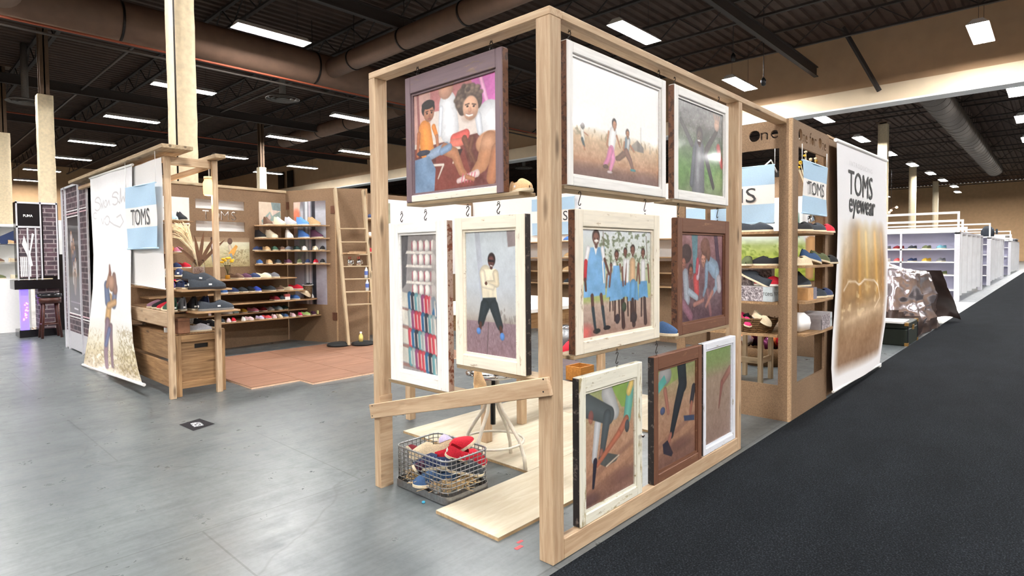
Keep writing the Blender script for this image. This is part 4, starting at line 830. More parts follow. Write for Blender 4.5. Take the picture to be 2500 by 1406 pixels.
# small things on those planks
p = onY(778,762,7.1); t = thing('perfume_bottle','small pale yellow glass bottle at the end of the lowest plank','bottle',(p.x,p.y,LZ['e'])); PALEY = plain('pale_yellow_glass', C8(226,222,150), .2); MB().box((-.028,-.02,0),(.028,.02,.06)).build('body', PALEY, t, bevel=.006); MB().lathe([(0,.06),(.012,.06),(.012,.085),(0,.085)],12).build('cap', CHROME, t)
p = onY(752,730,7.2); t = thing('patterned_pot','dark brown patterned pot with white rim and pebbles on the round-ended plank','pot',(p.x,p.y,LZ['c'])); PATT = board('mottled_pot_glaze', C8(150,120,84), C8(52,38,32)); MB().lathe([(0,0),(.055,0),(.068,.10),(.07,.2),(.062,.2),(.058,.16),(0,.16)],20).build('body', PATT, t); MB().lathe([(.062,.2),(.088,.205),(.088,.215),(.062,.215),(.062,.2)],20).build('rim', WHITEP, t)
for k in range(14): a = k*2.4; r = .012+.0034*k; MB().lathe([(0,-.012),(.012,-.006),(.014,0),(.011,.007),(0,.012)],8,(r*math.cos(a),r*math.sin(a),.215+.008*(k%3))).build('pebble', BLACK, t)
p = onY(701,734,7.1); t = thing('matchbox_stack','small red and white box standing on the round-ended plank','box',(p.x,p.y,LZ['c'])); MB().box((-.04,-.02,0),(.04,.02,.05)).build('lower_box', WHITEP, t, bevel=.002); MB().box((-.042,-.021,.05),(.042,.021,.09)).build('upper_box', plain('soft_red_card', C8(214,110,110), .6), t, bevel=.002)
shoe('beige','slip',(onY(742,728,7.08).x,7.08,LZ['c']+.075),-.75,'beige slip-on with raised heel leaning on the blue one, round-ended plank','shoes on the round-ended plank',tilt=.5,scale=.85)
p = onY(556,680,7.15); t = thing('flower_vase','clear glass vase of yellow flowers on the uppermost long plank','vase',(p.x,p.y,LZ['a'])); MB().lathe([(.012,.004),(.036,.004),(.03,.08),(.042,.19),(.045,.2),(.04,.19),(.028,.08),(.034,.01)],18).build('glass', clear_glass(), t); MB().lathe([(0,.006),(.033,.008),(.03,.06),(0,.062)],16).build('amber_water', plain('amber_pebbles', C8(224,160,40), .4), t)
YEL = plain('yellow_petals', C8(232,184,40), .7); STEM = plain('dry_green_stem', C8(120,120,70), .8)
for k in range(7):
    a = k*.9; q = (.07*math.cos(a),.05*math.sin(a),.27+.03*math.sin(k*1.7)); MB().tube([(0,0,.06),(q[0]*.5,q[1]*.5,.2),q],.0025,5).build('stem', STEM, t); MB().lathe([(0,.02),(.018,.02),(.03,.008),(.022,-.008),(0,-.012)],9,q).build('flower_head', YEL, t)
# upper shelves on the side of the wall behind the corner stand
for z,u1,nm,its in ((1.87,470,'top',[(428,'pale blue','boot',-.3),(448,'black','boot')]),(1.44,446,'middle',[(434,'pink','slip')]),(1.225,462,'lower',[(429,'navy','slip'),(450,'red','slip')]),(1.02,470,'low',[(429,'navy','slip'),(454,'denim','slip')])):
    x1 = onY(u1,600,7.15).x; shelf_poly('%s short plank on the shoe wall behind the corner stand' % nm,[(.36,7.1),(x1,7.1),(x1,wline(x1)-.01),(.36,wline(.36)-.01)],z)
    shoe_row('the %s plank behind the stand' % nm,'shoes on the short planks behind the stand',its,yf(7.2),-1.3,z,.95)
p = onY(431,570,7.2); t = thing('yellow_gourd','round yellow gourd on the middle short plank behind the stand','gourd',(.72,7.2,1.44)); MB().lathe([(0,0),(.035,.01),(.05,.045),(.04,.085),(.012,.1),(0,.1)],14).build('fruit', plain('yellow_gourd_skin', C8(236,176,60), .5), t); MB().tube([(0,0,.1),(.01,0,.13)],.006,6).build('stalk', STEM, t)

# ------------------------------------------------------------------ reddish ply floor of the corner
k = 0
for x0,x1,y0,y1 in [(.62,1.15,4.50,5.08),(.62,1.15,5.085,5.69),(.62,1.15,5.695,6.30),(.62,1.15,6.305,6.85)]+[(1.155+.61*i,1.76+.61*i,4.22+.61*j,4.825+.61*j) for i in range(4) for j in range(4)]:
    if x0 > 2.9 and y0 > 5.6: continue
    t = thing('floor_panel','reddish plywood floor panel laid before the shoe wall','floor panel',((x0+x1)/2,(y0+y1)/2,0),0,'reddish floor panels'); hx, hy = (x1-x0)/2,(y1-y0)/2; q = random.uniform(-.003,.003)
    MB().box((-hx,-hy,.016),(hx,hy,.021)).build('top_sheet', RED_PLY, t); MB().box((-hx,-hy,0),(hx,hy,.016)).build('core', RED_EDGE, t)

# ------------------------------------------------------------------ ladder
fl, fr_ = Vector((2.80,6.19,0)), onZ(916,842,0); tl_ = upf(.0,2.42,.06); tr_ = upf(.43,2.40,.06)
lad = thing('wooden_ladder','pale wooden ladder leaning on the narrow particle board panel','ladder',(2.80,6.19,0))
beam('rail', fl+Vector((0,0,.03)), tl_, .04,.085, PINE2, lad, upv=(.3,1,0)); beam('rail', fr_+Vector((0,0,.03)), tr_, .04,.085, PINE2, lad, upv=(.3,1,0))
rungs = []
for v in (559,591,622,651,682,713,744):
    best = min((i/400 for i in range(401)), key=lambda s: abs((lambda q: 703+SHY-FPX*((q-CAM).dot(up))/((q-CAM).dot(fw)))(fl.lerp(tl_,s))-v)); a, b = fl.lerp(tl_,best), fr_.lerp(tr_,best); b.z = a.z; beam('rung', a, b, .09,.018, PINE2, lad); rungs.append((a,b))
def on_rung(i, s, name, label, cat): a,b = rungs[i]; p = a.lerp(b,s); p.z += .0095; return thing(name,label,cat,p)
t = on_rung(2,.5,'book_stack','two thin books lying on the third ladder rung','books'); CARD = plain('brown_card', C8(190,158,122), .7)
MB().box((-.17,-.08,0),(.16,.06,.022)).build('lower_book', CARD, t, bevel=.002); MB().box((-.06,-.07,.022),(.2,.06,.04)).build('upper_book', PEDGE, t, bevel=.002)
for s,nm in ((.3,'nearer the long rail'),(.62,'with a red sprig beside it')):
    t = on_rung(3,s,'tin_mug','silver tin mug on a ladder rung, %s' % nm,'mug'); MB().lathe([(0,0),(.038,0),(.04,.1),(.036,.1),(.034,.01),(0,.008)],16).build('cup', CHROME, t); MB().tube([(.038,0,.08),(.065,0,.07),(.065,0,.035),(.038,0,.025)],.005,6).build('handle', CHROME, t)
    for q in range(4): MB().tube([(0,0,.02),(.02*math.cos(q*1.6),.02*math.sin(q*1.6),.14)],.003,5).build('pencil', plain('pencil_red', C8(170,60,50), .6), t)
BOTB = plain('blue_label_plastic', C8(96,120,190), .3); CLR = plain('clear_plastic', C8(216,222,228), .2)
for i,nm in ((4,'fifth'),(5,'sixth')):
    t = on_rung(i,.86,'water_bottle','small water bottle with blue label on the %s ladder rung' % nm,'bottle'); MB().lathe([(0,0),(.026,0),(.028,.05),(.028,.12),(.012,.16),(.012,.175),(0,.175)],14).build('bottle_body', CLR, t); MB().lathe([(.0285,.05),(.0285,.11)],14).build('label_band', BOTB, t); MB().lathe([(0,.19),(.014,.19),(.014,.172)],12).build('cap', WHITEP, t)
CUSH = plain('black_cushion_cloth', C8(28,30,30), .8)
for x,y,a,nm in ((2.72,6.33,.2,'left of the ladder foot'),(3.02,6.14,-.1,'under the drink bottle')):
    t = thing('cushion','black flat round cushion on the floor %s' % nm,'cushion',(x,y,0),a); MB().lathe([(0,0),(.14,0),(.17,.03),(.16,.06),(.1,.075),(0,.078)],20).build('pad', CUSH, t); MB().tube([(.168*math.cos(k*.314),.168*math.sin(k*.314),.04) for k in range(20)],.006,6,closed=True).build('piping', BLACK, t)
t = thing('drink_bottle','small drink bottle with yellow juice standing on the black cushion','bottle',(2.98,6.13,.077)); MB().lathe([(0,0),(.032,0),(.034,.06),(.03,.09),(.014,.115),(.014,.125),(0,.125)],14).build('bottle_body', plain('yellow_juice', C8(236,216,130), .25), t); MB().lathe([(0,.145),(.016,.145),(.016,.122)],12).build('cap', WHITEP, t)
# ================================================================== timber corner stand
st = thing('corner_stand', 'timber corner stand with a pale overhead board, open frame and low side rail', 'display stand', (-.06,4.68,0))
plank('post', (-.09,4.655,0),(-.035,4.70,2.345), PINE, st); plank('post', (.335,4.63,0),(.388,4.675,2.345), PINE, st)
plank('post', (-.09,6.14,0),(-.045,6.20,2.345), PINE, st)
plank('cross_bar', (-.035,4.66,2.265),(.335,4.70,2.345), PINE, st); beam('brace', (-.03,5.05,2.13),(.36,4.72,2.30), .035,.05, PINE, st)
plank('cap_block', (.30,4.45,2.346),(.40,4.95,2.385), LEDGE, st)
plank('overhead_board', (-.17,4.45,2.387),(.10,8.30,2.425), LEDGE, st)
plank('cross_bar', (-.09,4.71,2.30),(-.045,6.14,2.345), PINE, st); plank('cross_bar', (-.09,6.20,2.30),(-.045,8.16,2.345), PINE, st)
za = onX(408,800,-.09).z; plank('side_rail', (-.085,4.70,.70),(-.05,6.14,.84), PINE, st)
# crate under it, end panel with a hand slot
cr = thing('storage_crate', 'low stained wooden crate with a slotted end panel and slatted sides under the corner stand', 'crate', (.2,4.72,0))
plank('leg', (-.018,4.705,0),(.032,4.75,.60), OAKY, cr); plank('leg', (.392,4.69,0),(.44,4.735,.64), OAKY, cr); plank('leg', (-.03,6.10,0),(.02,6.15,.60), OAKY, cr)
plank('end_rail', (.033,4.712,.535),(.391,4.74,.60), OAKY, cr); plank('end_rail', (.033,4.712,.075),(.391,4.74,.14), OAKY, cr)
stencil('slotted_end', .356,.42,.016,[(.13,.33,.26,.375)],OAKY,cr,(.034,4.75,.13),(1,0,0),(0,0,1))
MB().box((-.16,.04,.40),(.19,.05,.55)).build('slot_shade', BLACK, cr)  # black sheet standing in for the shade behind the hand slot
plank('side_board', (-.048,4.72,.37),(-.026,6.15,.615), OAKY, cr); plank('side_board', (-.048,4.72,.09),(-.026,6.15,.335), OAKY, cr); plank('lid', (-.03,4.76,.60),(.42,6.15,.618), OAKY, cr)
for k in range(3): plank('end_slat', (.045+.112*k,4.735,.14),(.155+.112*k,4.741,.53), OAKY, cr) if False else None
# step shelves of the stand
def step(label, a, b, c=None):
    return tag(plank('shelf_plank', a, b, SHELF), label, 'shelf')
zb = hz(500,758,(.3,4.6)); za2 = hz(470,706,(.2,4.6))
step('short plank crossing before the posts of the corner stand, carrying one slate shoe',(.10,4.48,zb-.018),(.52,4.80,zb)); step('higher plank crossing before the corner stand posts, under the big slate shoes',(-.02,4.50,za2-.018),(.45,4.80,za2))
step('lower plank running back along the side of the corner stand',(-.03,4.805,zb-.018),(.30,6.12,zb)); step('upper plank running back along the side of the corner stand',(-.03,4.805,za2-.018),(.30,6.12,za2))
step('third plank running back low inside the corner stand',(-.03,4.90,zb-.168),(.30,6.12,zb-.15))
plank_rail = tag(plank('shelf_bearer', (-.03,4.81,za2-.085),(.33,4.84,za2-.03), OAKY), 'stained bearer board right under the higher plank of the corner stand', 'board'); tag(plank('shelf_bearer', (-.03,4.81,zb-.085),(.33,4.84,zb-.03), OAKY), 'stained bearer board right under the lower plank of the corner stand', 'board')
G_ = 'slate display shoes on the corner stand'
xf = lambda u,v,y: onY(u,v,y).x
shoe('charcoal','slip',(xf(528,750,4.58),4.58,zb),-.12,'slate canvas slip-on alone on the short front plank of the corner stand',G_,tags=True,scale=1.25,sole=plain('grey_sole', C8(120,118,116), .8))
shoe('charcoal','slip',(xf(506,696,4.56),4.56,za2),-.10,'slate canvas slip-on lying flat on the higher front plank, under its twin',G_,tags=True,scale=1.3,sole=INSD)
shoe('charcoal','slip',(xf(488,680,4.62),4.64,za2+.068),-.45,'slate canvas slip-on resting on top of its twin on the higher front plank',G_,tags=True,scale=1.2,tilt=.15,sole=INSD)
for i,(c,y) in enumerate((('purple',4.72),('navy',4.74),('black',4.73),('charcoal',4.75))):
    shoe(c,'slip',(-.01+.1*i,4.80+.03,za2),1.5+random.uniform(-.1,.1),'%s slip-on with heel tag standing heel forward on the higher stand plank' % c,'heel-forward shoes on the higher plank',tags=True)
for i,c in enumerate(('green','grey','black','navy')):
    shoe(c,'boot',(-.01+.1*i,4.86,zb),1.5+random.uniform(-.15,.15),'%s high-cut shoe with heel tag standing heel forward on the lower stand plank' % c,'heel-forward shoes on the lower plank',tags=True)
for i,(y,c,s) in enumerate(((5.0,'maroon','slip'),(5.2,'beige','slip'),(5.38,'red','slip'),(5.6,'white','slip'),(5.85,'coral','slip'))):
    shoe(c,s,(.08,y,za2),2.9,'%s slip-on on the upper side plank of the stand, below the sheet' % c,'shoes on the upper side plank')
for i,(y,c,s) in enumerate(((4.98,'beige','low'),(5.12,'red','slip'),(5.28,'black','boot'),(5.45,'floral','slip'))):
    shoe(c,s,(.08,y,zb),2.9,'%s shoe on the lower side plank of the stand, behind its post' % c,'shoes on the lower side plank')
t = thing('price_card','pale card standing tilted on the third plank inside the corner stand','card',(.03,5.35,zb-.15)); MB().bar((0,-.06,.055),(0,.06,.055),.004,.11,(.3,0,1)).build('card', plain('lilac_card', C8(214,202,208), .6), t)
# box riser with two shoes, right above the higher plank
t = thing('shoe_riser','small wooden riser box on the higher plank of the corner stand','riser',(.03,4.92,za2)); MB().box((-.09,-.08,.10),(.29,.08,.12)).build('top', OAKY, t, bevel=.002); MB().box((-.09,-.08,0),(-.075,.08,.10)).build('side', OAKY, t); MB().box((.265,-.08,0),(.28,.08,.10)).build('side', OAKY, t)
for i,(dx,c) in enumerate(((-.04,'white'),(.07,'navy'))): shoe(c,'slip',(.03+dx,4.93,za2+.12),1.2,'%s slip-on standing on the small wooden riser of the corner stand' % c,'shoes on the riser',tags=True)
# things on the crate
zl = .618
t = thing('cork_block','plain brown cork box at the end of the crate lid','box',(xf(447,830,4.78),4.80,zl)); MB().box((-.055,-.06,0),(.055,.06,.15)).build('body', plain('brown_cork', C8(140,98,74), .9), t, bevel=.004); MB().box((-.056,-.061,.12),(.056,.061,.124)).build('lid_line', plain('cork_seam', C8(92,62,48), .9), t)
t = thing('navy_cap','dark navy knitted cap lying on the crate lid behind the cork box','cap',(xf(440,800,5.0),5.02,zl)); MB().lathe([(.0,.20),(.06,.19),(.1,.15),(.11,.08),(.1,.0),(0,0)],18).build('crown', canvas('navy'), t); MB().lathe([(.105,.0),(.116,.02),(.112,.05),(.105,.05)],18).build('brim', canvas('black'), t)
t = thing('glitter_jar','silver glittery square jar on the crate lid','jar',(xf(468,805,4.95),4.96,zl)); GLI = board('silver_glitter', C8(220,216,206), C8(110,106,104), .3); MB().box((-.05,-.05,0),(.05,.05,.16)).build('body', GLI, t, bevel=.008); MB().box((-.052,-.052,.16),(.052,.052,.175)).build('lid', CHROME, t, bevel=.003)
shoe('light grey','slip',(xf(485,832,4.80),4.82,zl),-.2,'glittery silver slip-on on the crate lid beside the cork box','shoes on the crate lid'); shoe('black','slip',(xf(508,820,4.84),4.88,zl+.03),-.35,'shiny black slip-on heaped on the crate lid','shoes on the crate lid',tags=True,tilt=.2); shoe('cream','low',(xf(471,826,4.8),4.90,zl+.02),-.6,'cream low shoe leaning behind the silver slip-on on the crate lid','shoes on the crate lid',tilt=.3)
t = thing('red_bottle','slim red bottle on the crate lid behind the stand post','bottle',(-.0,5.0,zl)); MB().lathe([(0,0),(.028,0),(.03,.13),(.014,.18),(.014,.22),(0,.22)],12).build('bottle_body', plain('red_glass', C8(196,26,50), .3), t); MB().lathe([(0,.0),(.0305,.0),(.0305,.05)],12).build('label_band', WHITEP, t)
t = thing('photo_frame','small cream picture frame on the crate lid beside the banner','picture frame',(.05,5.95,zl)); 
for a,b in (((-.0,-.06,0),(.012,.06,.018)),((-.0,-.06,.102),(.012,.06,.12)),((0,-.06,.018),(.012,-.042,.102)),((0,.042,.018),(.012,.06,.102))): MB().box(a,b).build('frame_bar', PINE2, t)
MB().box((.008,-.042,.018),(.012,.042,.102)).build('picture', BLACK, t)
# dried grasses and feathers in a jar standing on the slate shoe plank
jx = xf(486,676,4.92); t = thing('dried_bouquet','glass jar of bleached dried grass and brown feathers on the wooden riser','vase',(jx,4.92,za2+.12)); 
MB().lathe([(.01,.003),(.05,.003),(.058,.02),(.058,.13),(.048,.15),(.048,.165),(.044,.165),(.044,.15),(.054,.13),(.054,.02)],20).build('jar', clear_glass(), t)
SHELLS = board('shell_fill', C8(226,206,198), C8(160,120,116)); MB().lathe([(0,.006),(.05,.012),(.05,.09),(0,.1)],16).build('shell_fill', SHELLS, t)
GRASS = plain('bleached_grass', C8(238,222,190), .85); FEA = plain('brown_feather', C8(94,66,46), .8)
random.seed(3); m = MB()
for k in range(120):
    a = random.uniform(-1.,1.); h = random.uniform(.44,.60); sp = random.uniform(-.07,.08); dy = random.uniform(-.08,.06); m.tube([(0,0,.06),(-.05+sp*.12,dy*.2,.26),(-.14+sp*.55,dy*.6,h*.85),(-.19+sp+random.uniform(-.04,.03),dy,h-.02*abs(a)-.03)],[.004,.0045,.004,.0018],4)
tag(m.build('grass_bundle', GRASS, t), kind='stuff')
def feather(q, r0, bend, w=.018):
    L_ = r0; rows = []
    for i in range(9):
        s = i/8; wd = w*math.sin(math.pi*min(1,.12+.88*s))**.7*(1 if s<.95 else .4); x = q[0]*s*L_+bend*s*s; y = q[1]*s*L_; z = .10+q[2]*s*L_; rows.append([(x-wd*q[2],y,z+wd*q[0]),(x,y+.004,z),(x+wd*q[2],y,z-wd*q[0])])
    return MB().grid(rows).build('feather', FEA, t)
for q,r0,bd in (((-.02,0,1),.32,-.03),((.16,0,1),.36,.0),((.42,0,.92),.36,.03),((.62,0,.78),.36,.05),((-.6,0,.8),.26,-.05)): feather(q,r0,bd)
# glowing jar lamp
jl = thing('jar_lamp','glowing amber jar lamp hanging from the corner stand by a pale cord','lamp',(xf(511,455,4.69),4.69,hz(511,478,(.28,4.69)))); 
AMB = emit('amber_glow', (1.0,.50,.18), 1.7); MB().lathe([(0,0),(.046,.004),(.056,.02),(.058,.13),(.046,.155),(.044,.17)],20).build('jar', AMB, jl); MB().lathe([(.046,.165),(.05,.165),(.05,.192),(0,.195)],18).build('lid', plain('cream_lid', C8(246,220,170), .5), jl); MB().tube([(0,0,.19),(0,0,2.30-jl.location.z)],.005,6).build('cord', WHITEP, jl); MB().lathe([(0,.05),(.02,.06),(.024,.09),(.014,.12),(0,.125)],12).build('bulb', emit('bulb_glow',(1,.85,.6),14.), jl)
ld = bpy.data.lights.new('jar_light','POINT'); ld.energy = 6; ld.color = (1,.7,.4); ld.shadow_soft_size = .05; lo = bpy.data.objects.new('jar_light', ld); COL.objects.link(lo); lo.parent = jl; lo.location = (0,0,-.03)

# ------------------------------------------------------------------ cloths on the outer side of the stand
def cloth(P0, n, wob, f):  # helper: rows of points
    return P0
def pic_banner(w,h):
    c = Cv(w,h,(246,246,248)); c.grad([(0,(248,248,250)),(.72,(246,246,246)),(.84,(226,222,206)),(.9,(206,196,168)),(.96,(190,178,156)),(1,(214,206,196))])
    # handwriting at the top, in soft grey strokes
    g=(196,194,198); 
    def cur(pts,wd=.003): c.line(pts,wd,g,soft=.005)
    def arc(cx,cy,rx,ry,a0,a1,n=12): return [(cx+rx*math.cos(a0+(a1-a0)*i/n), cy+ry*math.sin(a0+(a1-a0)*i/n)) for i in range(n+1)]
    cur(arc(.18,.125,.07,.018,-.3,-3.3)+arc(.17,.155,.08,.02,-1.2,2.6),.0028); cur([(.26,.12),(.28,.17),(.30,.14),(.33,.17),(.35,.13),(.38,.17)]); cur(arc(.42,.15,.03,.018,-3,2.6)); cur([(.46,.16),(.5,.135),(.52,.16)]); cur(arc(.64,.12,.06,.018,-.3,-3.3)+arc(.63,.145,.06,.018,-1.2,2.4)); cur([(.70,.15),(.73,.16),(.75,.09),(.76,.155),(.80,.13),(.83,.155),(.86,.08),(.87,.15),(.92,.13),(.96,.15)])
    cur(arc(.45,.235,.06,.022,-2.8,2.9),.0024); cur([(.5,.24),(.6,.26),(.72,.275),(.8,.25),(.74,.215),(.66,.225)],.0024); cur(arc(.10,.20,.05,.016,1,5.6),.0022); cur([(.28,.22),(.33,.25),(.38,.22)],.002)
    c.speck((150,132,92),46,90,.52,(.62,.74,1.05,1.0),.5); c.speck((120,104,70),60,120,.56,(.66,.8,1.05,1.0),.45); c.speck((176,158,120),50,90,.56,(-.05,.78,.4,1.0),.45); c.speck((110,96,80),60,120,.6,(0,.86,1,1),.5); c.speck((236,232,226),30,60,.6,(.1,.88,.7,1),.7)
    c.line([(.50,.62),(.46,.74)],[.028,.03],(216,178,130)); c.line([(.46,.74),(.43,.90),(.44,.97)],[.026,.018,.012],(150,130,140)); c.line([(.52,.76),(.53,.96)],[.016,.01],(140,120,128)); c.line([(.49,.78),(.43,.86)],[.016,.012],(120,128,160)); c.line([(.42,.56),(.46,.64)],[.03,.034],(120,132,160)); c.line([(.60,.57),(.58,.65)],[.03,.03],(130,136,158)); c.line([(.44,.56),(.50,.50)],[.018,.014],(176,140,120)); c.line([(.50,.50),(.49,.46)],[.012,.006],(150,110,100)); c.line([(.60,.58),(.58,.51)],[.03,.02],(156,128,120)); c.ell(.53,.55,.06,.04,(186,150,130)); c.line([(.48,.66),(.60,.64)],[.022,.02],(206,170,130)); c.noise(.012,60,120); return c
cv = pic_banner(130,260)
rowsL = [(437,220),(520,222),(620,226),(700,224),(760,219),(820,213),(870,206),(893,203)]; rowsR = [(405,322),(500,322),(600,322),(690,322),(760,323),(840,329),(900,340),(937,350)]
def lerp_rows(rows, t):
    v = rows[0][0]+(rows[-1][0]-rows[0][0])*t; return v, float(np.interp(v, [r[0] for r in rows], [r[1] for r in rows]))
ban = thing('hanging_banner','tall white banner with grey handwriting and a figure with raised arms, curling at its foot','banner',(-.13,6.9,0)); P = []
for j in range(cv.h):
    t_ = j/(cv.h-1); vl_,ul_ = lerp_rows(rowsL,t_); vr_,ur_ = lerp_rows(rowsR,t_); fl_ = max(0,t_-.72)/.28; xx = -.13-.10*fl_*fl_; a = onX(ul_,vl_,xx); b = onX(ur_,vr_,xx+.03*fl_); 
    row = []
    for i in range(cv.w):
        s = i/(cv.w-1); p = a.lerp(b,s); p.x += .012*math.sin(s*9+t_*3)*(.4+t_) ; p.z = max(p.z,.015); row.append(p-ban.location)
    P.append(row)
sheet('printed_cloth', cv, P, PRINTC, ban)
MB().tube([Vector(P[0][0])+Vector((0,.02,.012)), Vector(P[0][-1])+Vector((0,-.02,.012))],.014,10).build('top_rod', WHITEP, ban); MB().tube([Vector(P[-1][0])+Vector((0,.03,.0)), Vector(P[-1][-1])+Vector((0,-.06,.0))],.016,10).build('bottom_rod', WHITEP, ban)
# plain white sheet behind the flag
sh = thing('white_sheet','plain white cloth sheet stretched between banner and stand post','cloth',(-.105,5.4,1.0)); R_ = []
for j in range(30):
    t_ = j/29; za_ = 2.335+(1.10-2.335)*t_; row = []
    for i in range(40):
        s = i/39; yy = 6.12+(4.715-6.12)*s; row.append((.008*math.sin(s*14)*(1-abs(t_-.4))+.004*math.sin(t_*8)+.004, yy-5.4, za_-1.0 - .03*s*t_))
    R_.append(row)
MB().grid(R_).build('sheet', WHITE, sh); MB().tube([Vector(R_[-1][0]),Vector(R_[-1][-1])],.008,8).build('hem', WHITE, sh)
# flag on a wall plane: three stripes, rod, cords, TOMS
def flag(label, tl, tr, bl, br, out, cords=None, letters='TOMS', group=None, text_w=.62, mono=None):
    tl,tr,bl,br = map(Vector,(tl,tr,bl,br)); out = Vector(out); t = thing('striped_flag', label, 'flag', bl, 0, group)
    for k,(a,b,m) in enumerate(((0,.335,BLUECL),(.335,.665,WHITE),(.665,1,BLUECL))):
        g = []
        for j in range(9):
            q = a+(b-a)*j/8; L0 = tl.lerp(bl,q); R0 = tr.lerp(br,q); g.append([L0.lerp(R0,i/14)+out*(.006*math.sin(i*.6+q*5)+.004)-bl for i in range(15)])
        so_ = MB().grid(g).build('stripe', m, t); mid = so_ if k == 1 else (mid if k else None)
    MB().tube([tl-bl,tr-bl],.008,8).build('rod', BLUECL, t); MB().tube([Vector((0,0,0)),br-bl],.008,8).build('rod', BLUECL, t)
    R = (tr-tl).normalized(); U = (tl-bl).normalized(); H = (tl-bl).length; W = (tr-tl).length
    if letters: lettering(letters, (tl+tr+bl+br)/4+out*.0115, R, U, H*.255, INK, t, width=W*text_w).parent = mid
    if cords: 
        for c_ in (tl,tr): MB().tube([c_-bl, Vector((c_.x,c_.y,cords))-bl],.003,5).build('cord', WHITEP, t)
    return t
flag('pale blue and white striped flag lettered TOMS on the white sheet beside the banner', onX(307,460,-.15),onX(380,445,-.15),onX(312,608,-.15),onX(386,605,-.15),(-1,0,0),cords=2.39)
# ================================================================== particle board shelf unit on the aisle, letters cut through it
un = thing('shelf_unit','brown particle board corner shelf unit with One for One cut through its headers','shelf unit',(3.0,-.03,0))
stencil('side_panel', .98,2.44,.02,[(.08,.285,.895,2.215),('disc',.695,2.335,.047),('n',.775,2.325,.062,.06),('e',.855,2.33,.068,.06),('for',.47,2.335,.09,.15),('One',.20,2.335,.095,.22)],PBOARD,un,(3.0,.95,0),(0,-1,0),(0,0,1))
stencil('front_panel',1.0,2.44,.02,[(.145,.29,.915,2.235),('One',.26,2.335,.10,.235),('for',.53,2.34,.10,.19),('One',.80,2.335,.095,.225)],PBOARD,un,(3.012,-.03,0),(1,0,0),(0,0,1))
plank('corner_edge',(2.985,-.045,0),(3.012,-.018,2.44),PEDGE,un); plank('far_stile',(3.97,-.02,0),(4.03,.06,2.44),PBOARD,un)
plank('inner_stile',(3.58,.93,0),(3.66,.95,2.44),PBOARD,un)
UZ = (1.545,1.262,.967,.70)
for z,nm in zip(UZ,('top','second','third','lowest')):
    o = shelf_poly('%s shelf plank poking out through the openings of the particle board unit' % nm,[(2.965,.86),(2.965,.055),(3.03,.055),(3.03,-.017),(3.16,-.017),(3.16,-.10),(3.5,-.135),(3.85,-.13),(3.92,-.10),(3.92,-.017),(3.96,-.017),(3.96,.40),(3.4,.86)],z,.02,SHELF)
GU = 'shoes on the particle board unit'
def us(u,v,x,z,c,s,yaw,lab,**k): p = onX(u,v,x); shoe(c,s,(x,p.y,z),yaw,lab,GU,**k)
us(1848,555,3.07,UZ[0],'charcoal','slip',-1.5,'dark grey slip-on on the top shelf of the particle board unit'); us(1826,642,3.06,UZ[1],'olive','slip',-2.9,'olive slip-on, toe outwards, on the second shelf of the particle board unit'); us(1872,642,3.06,UZ[1],'black','slip',1.7,'black slip-on beside the olive one on the second unit shelf')
BOXP = vcol('shoe_box_print',.6)
def pic_box(w,h):
    c = Cv(w,h,(150,140,144),seed=5); c.noise(.3,16,8); c.noise(.3,40,20); c.speck((230,224,226),30,12,.6); c.speck((60,54,60),34,14,.62); return c
def shoebox(label, loc, rz, w=.30, d=.18, h=.105):
    t = thing('shoe_box',label,'shoe box',loc,rz); MB().box((-w/2,-d/2,0),(w/2,d/2,h*.7)).build('box', plain('grey_card', C8(150,144,146), .7), t, bevel=.002); MB().box((-w/2-.003,-d/2-.003,h*.7),(w/2+.003,d/2+.003,h)).build('lid', plain('grey_card2', C8(164,158,160), .7), t, bevel=.002)
    cv = pic_box(60,20); sheet('printed_side', cv, quadgrid(cv,(-w/2,-d/2-.004,h-.004),(w/2-.07,-d/2-.004,h-.004),(-w/2,-d/2-.004,.002),(w/2-.07,-d/2-.004,.002)), BOXP, t)
    b = MB().box((w/2-.07,-d/2-.005,.002),(w/2+.005,d/2+.005,h-.004)).build('pale_end', plain('pale_blue_card', C8(196,206,210), .7), t)
    me = text_mesh('TOMS'); link('lettering', me, INK, b); k = .026/.7; 
    for v in me.vertices: v.co = Vector((w/2-.033+v.co.x*k*.85, -d/2-.0065, h*.5+v.co.y*k))
    me2 = text_mesh('TOMS'); link('lettering', me2, INK, b)
    for v in me2.vertices: v.co = Vector((w/2+.0065, v.co.x*k*1.3, h*.5+v.co.y*k))
    return t
p = onX(1856,718,3.05); shoebox('grey printed shoe box with a pale TOMS end, under the red shoe',(3.07,.27,UZ[2]),-math.pi/2,.34,.19,.125)
shoe('red','slip',(3.06,.145,UZ[2]+.128),-1.6,'red slip-on on top of the printed shoe box of the unit',GU,sole=SOLEW); shoe('charcoal','slip',(3.03,.26,UZ[2]+.165),-4.75,'grey slip-on leaning up on the red shoe on the shoe box',GU,tilt=-.45)
t = thing('photo_frame','white framed photo standing behind the shoe box on the unit','picture frame',(3.2,.34,UZ[2])); cv = pic_box(40,36); sheet('photo', cv, quadgrid(cv,(-.001,.12,.26),(-.001,-.16,.26),(-.001,.12,.02),(-.001,-.16,.02)), BOXP, t); MB().box((0,-.18,0),(.012,.14,.28)).build('frame', WHITEP, t, bevel=.003)
